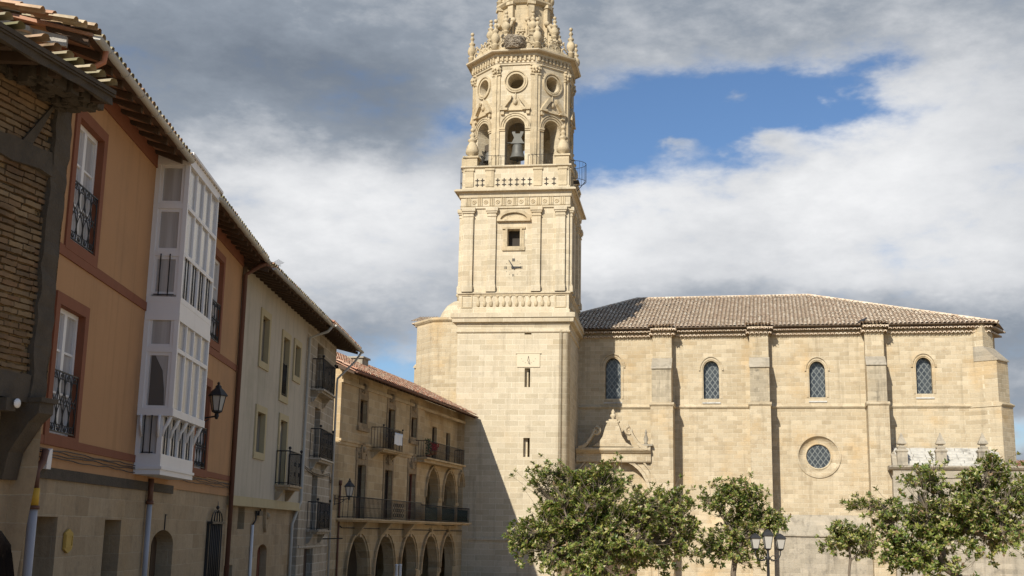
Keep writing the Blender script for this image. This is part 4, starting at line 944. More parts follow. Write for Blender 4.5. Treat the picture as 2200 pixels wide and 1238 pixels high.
# balconies
oB = .85
fb0, fb1 = D.u(759, 1085, oB), D.u(1008, 1100, oB)
zfb = D.z(835, 1117, oB)
mb = MB(); mb.box(fb0 - .1, fb1 + .2, -.02, oB + .12, zfb - .07, zfb); mb.box(fb0, fb1 + .1, -.02, oB, zfb - .16, zfb - .07)
for i, px in enumerate((773, 826, 877)):
    x = D.u(px, 1130, .3); mb.prism_oz([(-.02, zfb - 1.0), (.1, zfb - .95), (oB - .1, zfb - .16), (-.02, zfb - .16)], x - .12, x + .12)
bal = mb.build('balcony', 'arcade_stone', dr)
mb = MB(); rail(mb, [(fb0, .05), (fb0, oB), (D.u(905, 1090, oB), oB)], zfb + .03, zfb + 1.05, .2, .014, .025)
mb.tube([(fb0, oB, zfb + .55), (D.u(905, 1090, oB), oB, zfb + .55)], .012, 5)
x0 = D.u(845, 1090, oB); x1 = D.u(868, 1090, oB)
for i in range(5):
    for zc in (.25, .5, .75):
        xx = x0 + (x1 - x0) * (i + .5) / 5; mb.tube([(xx + .13 * math.cos(k * PI / 4), oB, zfb + zc * 1.05 + .12 * math.sin(k * PI / 4)) for k in range(9)], .014, 5)
mb.build('railing', 'iron', bal)
mb = MB(); rail(mb, [(D.u(905, 1090, oB), oB), (fb1, oB), (fb1, .05)], zfb + .03, zfb + .95, .2, .016, .025); 
mb.build('railing', 'iron', bal)
for xa, xb in ((915, 941), (951, 977), (984, 1006)): MB().box(D.u(xa, 1090, oB), D.u(xb, 1090, oB), oB - .03, oB - .018, zfb + .08, zfb + .82).build('screen_panel', 'green_glass_panel', bal)
ub0, ub1 = D.u(916, 950, .7), D.u(997, 985, .7)
zub = D.z(950, 990, .7)
mb = MB(); mb.box(ub0 - .1, ub1 + .1, -.02, .82, zub - .1, zub); mb.box(ub0, ub1, -.02, .6, zub - .28, zub - .1); ub = mb.build('balcony', 'arcade_stone', dr)
mb = MB(); rail(mb, [(ub0, .05), (ub0, .7), (ub1, .7), (ub1, .05)], zub + .03, zub + 1.0, .16, .013, .024); mb.tube([(ub0, .7, zub + .5), (ub1, .7, zub + .5)], .012, 5); mb.build('railing', 'iron', ub)
sb0, so_ = D.u(823, 960, .7), .7
sb1 = D.u(864, 965, .7); zsb = D.z(843, 968, .7)
balcony(D, dr, sb0, sb1, zsb, .7, zsb + 1.15, 'arcade_stone', .15)
# eaves and roof
eaves(D, dr, -.35, DU1 + .0, zDe, .85, zDe + .36, sp=.6)
gutter(D, dr, -.45, DU1 - .1, .95, zDe + .0, mat='brown_pipe')
dS = 25.5
mb = MB(); tile_sheet(mb, Vector((-.45, .93, zDe + .06)), (1, 0, 0), (0, -1, math.tan(R(dS))), DU1 + .35, 4.9 / math.cos(R(dS)), pitch=.25, rr=.092); mb.build('roof_tiles', 'red_tiles', dr, normals=False)
zr = zDe + .045 + 4.85 * math.tan(R(dS)); mb = MB(); mb.prism_oz([(.85, zDe + .045), (-4.0, zr), (-9.5, zDe + .045), (-9.5, zDe - .02), (-4.0, zr - .1), (.85, zDe)], -.4, DU1 + .0); mb.build('roof', 'red_tiles', dr)
cu_, cz_ = D.P(778, 786, -2.5)
mb = MB(); mb.box(cu_ - .55, cu_ + .5, -3.1, -2.3, cz_ - .8, cz_ + .38); mb.box(cu_ - .65, cu_ + .6, -3.2, -2.2, cz_ + .38, cz_ + .48); mb.build('chimney', 'grey_stone', dr)
mb = MB(); bu = D.u(727, 1090); mb.tube([(bu, .06, -.2), (bu, .06, dz(728, 1040))], .05, 6); mb.lathe([(.09, dz(728, 1042)), (.09, dz(728, 1032))], bu, .06, 8); mb.build('downpipe', 'brown_pipe', dr)
mb = MB(); mb.tube([(bu, .05, dz(727, 1128)), (bu + .5, .05, dz(735, 1134)), (DU1 * .62, .05, dz(890, 1139)), (DU1 - .3, .05, dz(985, 1141))], .03, 4); mb.build('cable', 'iron', dr)
wall_lantern(D, 750, 1027, 1066, .75, 'black iron wall lantern at the near corner of the arcaded house', .6)
# things on the balconies
def pot(F, u, o, z, lab, leaf, h=.45):
    t = thing('potted_plant', lab, 'plant', F.W(u, o, z), F.root.rotation_euler[2], 'potted plants on the upper balcony')
    MB().lathe([(.09, .0), (.14, .2), (.15, .22), (.13, .22), (.11, .2)], 0, 0, 10).build('pot', 'terracotta', t)
    mb = MB()
    for i in range(90):
        a = random.uniform(0, 2 * PI); rr = random.uniform(0, .24); zz = .24 + random.uniform(0, h) ; p = Vector((rr * math.cos(a), rr * math.sin(a), zz)); d1_ = Vector((random.uniform(-1, 1), random.uniform(-1, 1), random.uniform(-1, 1))).normalized() * .07; d2_ = d1_.orthogonal().normalized() * .04
        mb.face([p + d1_, p + d2_, p - d1_, p - d2_])
    mb.build('foliage', leaf, t, normals=False)
pot(D, D.u(922, 975, .55), .5, zub, 'tall green plant in a pot at the left end of the upper balcony', 'green_leaves', .95)
pot(D, D.u(929, 975, .55), .5, zub + .25, 'red flowering plant left of the other red one on upper balcony', 'red_petals', .5)
pot(D, D.u(936, 975, .55), .5, zub + .3, 'red flowering plant on upper balcony nearest the open railing', 'red_petals', .45)
cl = MB()
cx0, cx1, cz1, cz0 = D.u(847, 942, .74), D.u(863, 942, .74), zsb + 1.0, zsb + .35
cols, rws = 10, 6
ids = [[cl.vert(cx0 + (cx1 - cx0) * i / cols, .76 + .025 * math.sin(i * 1.4) + (.02 if j < 2 else 0), cz1 + (cz0 - cz1) * j / rws + .02 * math.sin(i * .9) * j / rws) for i in range(cols + 1)] for j in range(rws + 1)]
for j in range(rws):
    for i in range(cols): cl.quadidx((ids[j][i], ids[j][i + 1], ids[j + 1][i + 1], ids[j + 1][i]), True)
ids2 = [cl.vert(cx0 + (cx1 - cx0) * i / cols, .66, cz1 - .3) for i in range(cols + 1)]
for i in range(cols): cl.quadidx((ids[0][i], ids2[i], ids2[i + 1], ids[0][i + 1]), True)
ct = cl.build('cloth', 'white_cloth'); ct.location = D.p; ct.rotation_euler = D.root.rotation_euler
tag(ct, 'white cloth drying over the small upper balcony railing', 'cloth')
for px, lab in ((852, 'white post left of its twin before the arcade pier'), (860, 'white post right of its twin before the arcade pier')):
    u, zt = D.P(px, 1212, 1.2); q = D.W(u, 1.2, 0); q.z = ground_z(q.y)
    t = thing('white_post', lab, 'post', q, 0, 'pair of white posts'); hh = (D.W(u, 1.2, zt)).z - q.z
    MB().lathe([(.12, 0), (.11, .1), (.09, .12), (.085, hh - .1), (.1, hh - .08), (.1, hh - .02), (.03, hh)], 0, 0, 10).build('shaft', 'white_paint', t)
    MB().lathe([(.18, 0), (.18, .06), (.12, .09)], 0, 0, 12).build('base', 'iron', t)

# ------------------------------------------------------------------ bell tower (local x across its front, o = 0 the front plane, axis at o = TC)
def tz(px, py, o=0): return T.z(px, py, o)
def tu(px, py, o=0): return T.u(px, py, o)
def sq(mb, prof, cap=True): return mb.ngon([(HW + o, z) for o, z in prof], 4, 0, TC, cap)
zB1 = tz(1102, 712)                                           # under the base cornice
zC0, zC1 = tz(1100, 695, .3), tz(1100, 672, .45)
zP0, zP1 = tz(1100, 664), tz(1100, 628)                      # pedestal band
zS1 = tz(1100, 447); zF0, zF1 = tz(1100, 443), tz(1100, 424)
zK1 = tz(1100, 406, .75)
s_ops = [('rect', tu(1127, 808), tu(1139, 808), tz(1132, 832), tz(1132, 791)), ('rect', tu(1124, 960), tu(1138, 960), tz(1131, 982), tz(1131, 941)), ('rect', tu(1127, 709), tu(1142, 709), tz(1135, 719), tz(1135, 699))]
sh_in = .06                                                  # shaft is a touch narrower than the base
k0 = HW - sh_in
wop = ('rect', tu(1090, 510), tu(1117, 510), tz(1103, 529), tz(1103, 492))
base = MB()
base.wall(-HW + .0, HW - .58, -1.5, zC0, 0, s_ops, .9)
for sx in (-1, 1):
    x = sx * HW
    if sx < 0: base.face([(x, 0, -1.5), (x, -2 * HW, -1.5), (x, -2 * HW, zC0), (x, 0, zC0)])
    else: base.face([(x, -.58, -1.5), (x, -2 * HW, -1.5), (x, -2 * HW, zC0), (x, -.58, zC0)]); base.face([(x - .58, 0, -1.5), (x - .58, -.58, -1.5), (x - .58, -.58, zC0), (x - .58, 0, zC0)]); base.face([(x - .58, -.58, -1.5), (x, -.58, -1.5), (x, -.58, zC0), (x - .58, -.58, zC0)])
base.face([(-HW, -2 * HW, -1.5), (HW, -2 * HW, -1.5), (HW, -2 * HW, zC0), (-HW, -2 * HW, zC0)])
base.build('base', 'tower_stone', tr)
mb = MB()
for q in s_ops: mb.box(q[1], q[2] - (q[2] - q[1]) * .45, -.9, -.35, q[3], q[4]); 
mb.build('slit_reveal', 'tower_stone', tr)
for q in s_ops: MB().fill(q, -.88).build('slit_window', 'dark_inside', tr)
mb = MB()
for (x, o, r) in ((HW - .56, -.06, .13), (HW - .25, -.25, .27), (HW - .06, -.56, .13)): mb.lathe([(r, -1.5), (r, zB1 - .05), (r + .06, zB1), (r + .06, zB1 + .1)], x, o, 14)
mb.build('corner_shafts', 'tower_stone', tr)
mb = MB(); zl = tz(1040, 1157); mb.box(-HW - .0, HW - .45, -.02, .10, zl - .12, zl + .03); mb.build('base_ledge', 'tower_stone', tr)
mb = MB(); a, b_, c, d_ = tu(1111, 775), tu(1160, 775), tz(1135, 789), tz(1135, 760)
mb.box(a, b_, -.02, .06, c, d_); mb.box(a - .08, b_ + .08, -.02, .09, d_, d_ + .05)
sd_ = mb.build('sundial', 'sundial_plate', tr)
mb = MB(); xm = (a + b_) / 2; mb.tube([(xm, .06, d_ - .18), (xm, .4, d_ - .55), (xm, .06, d_ - .6)], .018, 5)
for k in range(7):
    t = R(200 + k * 23.3); mb.box(xm + math.cos(t) * .52 - .03, xm + math.cos(t) * .52 + .03, .06, .066, d_ - .2 + math.sin(t) * .5 - .012, d_ - .2 + math.sin(t) * .5 + .012)
mb.build('gnomon', 'iron', sd_)
# base cornice: necking roll, frieze and stepped ledges
mb = MB(); y = zB1
sq(mb, [(-.1, y - .12), (.03, y - .12), (.10, y - .05), (.10, y + .04), (.03, y + .1), (.03, y + .42), (.08, y + .5), (.12, y + .55), (-.1, y + .55)])
mb.build('necking', 'tower_stone', tr)
mb = MB(); sq(mb, [(-.1, zC0 - .15), (.06, zC0 - .15), (.08, zC0 + .08), (.34, zC0 + .12), (.36, zC0 + .26), (.37, zC0 + .40), (.46, zC0 + .43), (.46, zC1 - .02), (.30, zC1 + .05), (-.1, zC1 + .12)])
mb.build('base_cornice', 'tower_stone', tr)
# pedestal band with blind balusters
mb = MB(); e = -.02
sq(mb, [(-.2, zC1), (e + .06, zC1), (e + .06, zP0 - .05), (e, zP0), (e, zP1 - .2), (e + .08, zP1 - .12), (e + .12, zP1 - .1), (e + .12, zP1), (e + .02, zP1 + .05), (-.2, zP1 + .05)]); mb.build('pedestal', 'tower_stone', tr)
pz0, pz1 = zP0 + .18, zP1 - .26
for face in range(4):
    mb = MB(); mb.M = Matrix.Translation((0, -TC, 0)) @ Matrix.Rotation(face * PI / 2, 4, 'Z') @ Matrix.Translation((0, TC, 0))
    xs0 = -HW + 1.2; n = 12; st = (2 * HW - 2.4) / n
    for i in range(n):
        x = xs0 + (i + .5) * st; mb.lathe([(.06, pz0), (.13, pz0 + .05), (.15, pz0 + .28), (.06, (pz0 + pz1) / 2 + .1), (.05, pz1 - .1), (.12, pz1 - .05), (.12, pz1)], x, e - .02, 8)
    for x in (-HW + .6, HW - .6): mb.ring(x - .33, x + .33, pz0 - .02, pz1 + .0, .06, e - .02, e + .05)
    mb.box(-HW + 1.15, HW - 1.15, e - .02, e + .04, pz1 + .02, pz1 + .1); mb.build('blind_balustrade', 'carved_stone', tr)
# clock stage shaft
mb = MB(); o_ = -sh_in
mb.wall(-k0, k0, zP1, zS1 + .2, o_, [wop], .7)
for x in (-k0, k0): mb.face([(x, o_, zP1), (x, 2 * TC - o_, zP1), (x, 2 * TC - o_, zS1 + .2), (x, o_, zS1 + .2)])
mb.face([(-k0, 2 * TC - o_, zP1), (k0, 2 * TC - o_, zP1), (k0, 2 * TC - o_, zS1 + .2), (-k0, 2 * TC - o_, zS1 + .2)]); mb.build('shaft', 'tower_stone', tr)
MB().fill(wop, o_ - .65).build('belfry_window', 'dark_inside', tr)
pil = [(995, 1016), (1047, 1065), (1143, 1161), (1194, 1214)]
pu_ = [((tu(a, 540) + tu(b, 540)) / 2, (tu(b, 540) - tu(a, 540))) for a, b in pil]
cz0 = tz(1100, 465); bz1 = tz(1100, 611)
for face in range(4):
    for x, wdt in pu_:
        mb = MB(); mb.M = Matrix.Translation((0, -TC, 0)) @ Matrix.Rotation(face * PI / 2, 4, 'Z') @ Matrix.Translation((0, TC, 0)); h = wdt / 2
        mb.box(x - h, x + h, o_ - .02, o_ + .20, bz1, cz0)
        mb.box(x - h - .04, x + h + .04, o_ - .02, o_ + .28, zP1 + .04, bz1 - .1); mb.box(x - h - .02, x + h + .02, o_ - .02, o_ + .24, bz1 - .1, bz1)
        mb.box(x - h - .04, x + h + .04, o_ - .02, o_ + .25, cz0, cz0 + .08); mb.box(x - h, x + h, o_ - .02, o_ + .21, cz0 + .08, cz0 + .25)
        mb.box(x - h - .08, x + h + .08, o_ - .02, o_ + .29, cz0 + .25, cz0 + .38); mb.box(x - h - .14, x + h + .14, o_ - .02, o_ + .35, cz0 + .38, zS1 + .02)
        mb.build('pilaster', 'tower_stone', tr)
# frieze with triglyphs and roundels, cornice
mb = MB(); sq(mb, [(-.3, zS1), (o_ + .1, zS1), (o_ + .1, zS1 + .14), (o_ + .14, zS1 + .16), (o_ + .08, zF0), (o_ + .08, zF1), (-.3, zF1)]); mb.build('architrave', 'tower_stone', tr)
for face in range(4):
    mb = MB(); mb.M = Matrix.Translation((0, -TC, 0)) @ Matrix.Rotation(face * PI / 2, 4, 'Z') @ Matrix.Translation((0, TC, 0)); n = 9; st = 2 * (HW - .1) / n; fo = o_ + .08
    for i in range(n):
        x = -HW + .1 + (i + .5) * st
        for q in (-.13, 0, .13): mb.box(x + q - .045, x + q + .045, fo - .02, fo + .06, zF0 + .04, zF1 - .04)
        if i < n - 1:
            xr = x + st / 2; mb.tube([(xr + .13 * math.cos(k * PI / 5), fo + .01, (zF0 + zF1) / 2 + .13 * math.sin(k * PI / 5)) for k in range(11)], .04, 5); mb.sphere(xr, fo, (zF0 + zF1) / 2, .055, 8)
    mb.build('frieze_ornament', 'carved_stone', tr)
mb = MB(); sq(mb, [(-.3, zF1), (o_ + .16, zF1), (o_ + .18, zF1 + .12), (o_ + .2, zF1 + .34), (.32, zF1 + .37), (.35, zF1 + .46), (.38, zK1 - .02), (.45, zK1), (.45, zK1 + .10), (.3, zK1 + .2), (-.3, zK1 + .24)]); mb.build('main_cornice', 'tower_stone', tr)
# framed window with segmental pediment
mb = MB(); q = wop; mb.ring(q[1], q[2], q[3], q[4], .14, o_ - .02, o_ + .09, bottom=False); mb.box(q[1] - .36, q[2] + .36, o_ - .02, o_ + .11, q[3] - .32, q[3] - .02)
for sg in (-1, 1):
    xx = (q[1] - .14 if sg < 0 else q[2] + .14); mb.box(xx + (-.16 if sg < 0 else 0), xx + (0 if sg < 0 else .16), o_ - .02, o_ + .06, q[3] - .02, q[4] - .1); mb.box(xx + (-.24 if sg < 0 else 0), xx + (0 if sg < 0 else .24), o_ - .02, o_ + .1, q[4] + .0, q[4] + .14)
xm = (q[1] + q[2]) / 2; pz = tz(1103, 476); pr = (tu(1140, 475) - tu(1068, 475)) / 2; ph = tz(1103, 451) - pz
mb.box(xm - pr, xm + pr, o_ - .02, o_ + .24, pz, pz + .12)
arc = [(xm - pr * math.cos(PI * i / 14), pz + .12 + (ph - .12) * math.sin(PI * i / 14)) for i in range(15)]; inn = [(xm + (x - xm) * .80, pz + .12 + (z - pz - .12) * .70) for x, z in arc]
for i in range(14): mb.prism([inn[i], arc[i], arc[i + 1], inn[i + 1]], o_ - .02, o_ + .22)
mb.prism([(xm - pr * .8, pz + .12)] + inn[1:-1] + [(xm + pr * .8, pz + .12)], o_ - .02, o_ + .05); mb.build('window_pediment', 'carved_stone', tr)
# clock set straight on the wall
ck, cr0 = T.P(1103, 575, o_)
mb = MB(); mb.box(ck - .03, ck + .03, o_, o_ + .05, cr0 - .03, cr0 + .03); cl0 = mb.build('clock', 'iron', tr)
for ang, ln, wd_ in ((122, .64, .055), (2, .54, .075)):
    c, s_ = math.cos(R(ang)), math.sin(R(ang)); mb = MB(); mb.prism([(ck - .14 * c - wd_ * s_, cr0 - .14 * s_ + wd_ * c), (ck + ln * c - wd_ * .4 * s_, cr0 + ln * s_ + wd_ * .4 * c), (ck + ln * c + wd_ * .4 * s_, cr0 + ln * s_ - wd_ * .4 * c), (ck - .14 * c + wd_ * s_, cr0 - .14 * s_ - wd_ * c)], o_ + .05, o_ + .08); mb.build('hand', 'iron', cl0)
mb = MB()
for i in range(12):
    t = PI / 2 - i * PI / 6; big = i % 3 == 0; x, z = ck + .56 * math.cos(t), cr0 + .56 * math.sin(t)
    if big:
        if i == 0:
            for q in (-.07, 0.0, .07): mb.box(x + q - .022, x + q + .022, o_, o_ + .03, z - .10, z + .10)
        elif i == 6: mb.box(x - .06, x - .03, o_, o_ + .03, z - .08, z + .08); mb.prism([(x, z + .08), (x + .03, z + .08), (x + .06, z - .08), (x + .03, z - .08)], o_, o_ + .03)
        else:
            for q in (-.05, .05): mb.box(x + q - .022, x + q + .022, o_, o_ + .03, z - .09, z + .09)
    else: mb.box(x - .018, x + .018, o_, o_ + .02, z - .018, z + .018)
mb.build('hour_marks', 'iron', cl0)
# parapet; dark four-lobed plates paint the shade of its piercings
zA0, zA1 = zK1 + .14, tz(1102, 356, -.1)
mb = MB(); sq(mb, [(-.45, zA0), (-.02, zA0), (-.02, zA0 + .24), (-.08, zA0 + .3), (-.08, zA1 - .22), (.0, zA1 - .14), (.08, zA1 - .1), (.08, zA1), (-.4, zA1 + .02), (-.6, zA1 - .3)]); mb.build('parapet', 'tower_stone', tr)
for face in range(4):
    mt_ = Matrix.Translation((0, -TC, 0)) @ Matrix.Rotation(face * PI / 2, 4, 'Z') @ Matrix.Translation((0, TC, 0))
    mb = MB(); mb.M = mt_
    for x in (-HW + .55, -1.9, 1.6, HW - .55):
        mb = MB(); mb.M = mt_; mb.box(x - .3, x + .3, -.1, -.0, zA0 + .3, zA1 - .22); mb.box(x - .36, x + .36, -.1, .05, zA1 - .36, zA1 - .2); mb.build('parapet_pier', 'carved_stone', tr)
    if face > 1: continue
    for (xa, xb) in ((-HW + .95, -2.25), (-1.55, 1.25), (1.95, HW - .9)):
        n = max(2, int((xb - xa) / .42))
        for i in range(n):
            for j in range(2):
                x = xa + (i + .5) * (xb - xa) / n; z = zA0 + .44 + j * .33
                mb = MB(); mb.M = mt_; mb.prism([(x + (.115 + .055 * math.cos(4 * k * PI / 12)) * math.cos(k * PI / 12), z + (.115 + .055 * math.cos(4 * k * PI / 12)) * math.sin(k * PI / 12)) for k in range(24)], -.12, -.074); mb.build('quatrefoil_shade', 'dark_inside', tr)
zFl = zA1 - .25
mb = MB(); mb.box(-HW + .3, HW - .3, 2 * TC + .3, -.3, zFl - .3, zFl); mb.build('belfry_floor', 'tower_stone', tr)
def urn(mb, x, o, z, s=1.0, h=1.0):
    mb.box(x - .58 * s, x + .42 * s, o - .42 * s, o + .42 * s, z, z + .62 * h); mb.box(x - .5 * s, x + .5 * s, o - .5 * s, o + .5 * s, z + .62 * h, z + .74 * h)
    pr = [(.34, .74), (.2, .82), (.2, .88), (.4, 1.02), (.43, 1.2), (.36, 1.5), (.22, 1.78), (.2, 1.84), (.3, 1.92), (.3, 2.0), (.16, 2.12), (.12, 2.22), (.2, 2.32), (.12, 2.46), (.06, 2.52), (.07, 2.58)]
    mb.lathe([(r * s, z + q * h) for r, q in pr], x, o, 12)
    mb.sphere(x, o, z + 2.72 * h, .15 * s, 10)
for sx in (-1, 1):
    for so2 in (0, 1):
        mb = MB(); urn(mb, sx * (HW - .6), -.6 if so2 == 0 else 2 * TC + .6, zA1 + .0, 1.15, 1.08); mb.build('corner_urn', 'carved_stone', tr)
# octagonal belfry
AP = (tu(1158, 230, -.3) - tu(1070, 230, -.3)) / 2 * 2.414 * .985
fo = TC + AP                                                 # o of its front face
hs = AP * math.tan(PI / 8)
fz = lambda px, py: T.z(px, py, fo)
zO1 = fz(1113, 140)
cxo = 0.0
arw = fz(1110, 253); bw_ = (T.u(1131, 300, fo) - T.u(1088, 300, fo)) / 2
bop = ('arch', -bw_, bw_, zFl, arw); orr = (T.u(1130, 173, fo) - T.u(1096, 173, fo)) / 2; oz = fz(1113, 175)
oop = ('round', -orr, orr, oz - orr, oz + orr)
def octM(k): return Matrix.Translation((-.08, -TC, 0)) @ Matrix.Rotation(k * PI / 4 - R(1.3), 4, 'Z') @ Matrix.Translation((0, TC, 0))
mb = MB()
for k in range(8):
    mb.M = octM(k); mb.wall(-hs, hs, zFl, zO1, fo, [bop, oop], 1.15); hi = (AP - 1.15) * math.tan(PI / 8); mb.wall(-hi, hi, zFl, zO1, fo - 1.15, [bop, oop], .01)
mb.build('belfry', 'tower_stone', tr)
mb = MB(); mb.M = octM(0); mb.ngon([(AP - .05, zO1 - .3), (AP - .05, zO1)], 8, 0, TC); mb.build('belfry_vault', 'tower_stone', tr)
zpd0, zpd1 = fz(1113, 238), fz(1113, 206)
for k in range(8):
    mb = MB(); mb.M = octM(k)
    mb.arch_ring(bop, .12, fo - .02, fo + .05, sides=False); q2 = ('arch', -bw_ - .16, bw_ + .16, zFl, arw + .16); mb.arch_ring(q2, .12, fo - .02, fo + .09, sides=False); q3 = ('arch', -bw_ - .32, bw_ + .32, zFl, arw + .32); mb.arch_ring(q3, .07, fo - .02, fo + .13, sides=False)
    zi = arw - bw_
    for sg in (-1, 1): 
        a, b_ = sorted((sg * (bw_ + .0), sg * (bw_ + .42))); mb.box(a, b_, fo - .02, fo + .12, zi - .14, zi); mb.box(a, b_, fo - .02, fo + .07, zi - .26, zi - .14)
    mb.build('arch_moulding', 'carved_stone', tr)
    mb = MB(); mb.M = octM(k); mb.arch_ring(oop, .13, fo - .02, fo + .06); mb.arch_ring(grow(oop, .19), .1, fo - .02, fo + .12); mb.build('oculus_ring', 'carved_stone', tr)
    mb = MB(); mb.M = octM(k); H = zpd1 - zpd0
    mb.box(-1.14, -.55, fo - .02, fo + .3, zpd0, zpd0 + .14); mb.box(.55, 1.14, fo - .02, fo + .3, zpd0, zpd0 + .14); mb.box(-.55, .55, fo - .02, fo + .15, zpd0 + .0, zpd0 + .12)
    for sg in (-1, 1):
        mb.prism([(sg * 1.14, zpd0 + .14), (sg * .40, zpd0 + H), (sg * .26, zpd0 + H * .96), (sg * .30, zpd0 + H * .72), (sg * .78, zpd0 + .2), (sg * .5, zpd0 + .14)], fo - .02, fo + .28)
        mb.tube([(sg * (.34 + .09 * math.cos(q * PI / 4)), fo + .15, zpd0 + H * .9 + .1 * math.sin(q * PI / 4)) for q in range(9)], .05, 5)
        mb.box(sg * .95 - .12, sg * .95 + .12, fo - .02, fo + .18, zpd0 - .3, zpd0)
    mb.prism([(-.5, zpd0 + .12), (.5, zpd0 + .12), (.2, zpd0 + H * .75), (-.2, zpd0 + H * .75)], fo - .02, fo + .06)
    mb.sphere(0, fo + .08, zpd0 + H * .55, .17, 8, 1.3); mb.tube([(0, fo + .05, zpd0 + H * .6), (0, fo + .05, oz - orr - .3)], .05, 5); mb.build('broken_pediment', 'carved_stone', tr)
    # corner pilaster with leafy capital
    mb = MB(); mb.M = octM(k) @ Matrix.Translation((0, -TC, 0)) @ Matrix.Rotation(PI / 8, 4, 'Z') @ Matrix.Translation((0, TC, 0)); rc = TC + AP / math.cos(PI / 8)
    zc0, zc1 = zO1 - .78, zO1 - .12
    for x in (-.24, 0, .24): mb.box(x - .10, x + .10, rc - .35, rc + (.05 if x == 0 else -.04), zFl, zc0)
    mb.box(-.36, .36, rc - .4, rc + .0, zFl, zFl + .35); mb.box(-.40, .40, rc - .45, rc + .04, zc0, zc0 + .09)
    mb.lathe([(.26, zc0 + .08), (.30, zc0 + .3), (.44, zc1)], 0, rc - .2, 10)
    for i in range(7):
        t = R(-10 + i * 33); 
        for zz, rr in ((zc0 + .22, .33), (zc0 + .42, .40)): mb.sphere(rr * math.cos(t), rc - .2 + rr * math.sin(t), zz + (.06 if i % 2 else 0), .085, 6, 1.3)
    mb.box(-.42, .42, rc - .5, rc + .12, zc1, zO1); mb.build('corner_pilaster', 'carved_stone', tr)
# entablature of the octagon
zE1 = T.z(1112, 103, fo + .75)
mb = MB(); mb.M = octM(0); mb.ngon([(AP - .2, zO1), (AP + .1, zO1), (AP + .1, zO1 + .12), (AP + .15, zO1 + .14), (AP + .06, zO1 + .2), (AP + .06, zO1 + .62), (AP + .16, zO1 + .66), (AP + .17, zO1 + .92), (AP + .46, zO1 + .96), (AP + .50, zE1 - .16), (AP + .58, zE1 - .1), (AP + .60, zE1), (AP + .3, zE1 + .1), (AP - .5, zE1 + .2)], 8, 0, TC); mb.build('octagon_cornice', 'tower_stone', tr)
for k in range(8):
    mb = MB(); mb.M = octM(k)
    for i in range(9):
        x = -hs + .15 + (2 * hs - .3) * i / 8; mb.box(x - .07, x + .07, fo + .03, fo + .2, zO1 + .28, zO1 + .64)
        if i < 8: mb.sphere(x + (2 * hs - .3) / 16, fo + .07, zO1 + .4, .07, 6)
    mb.build('frieze_ornament', 'carved_stone', tr)
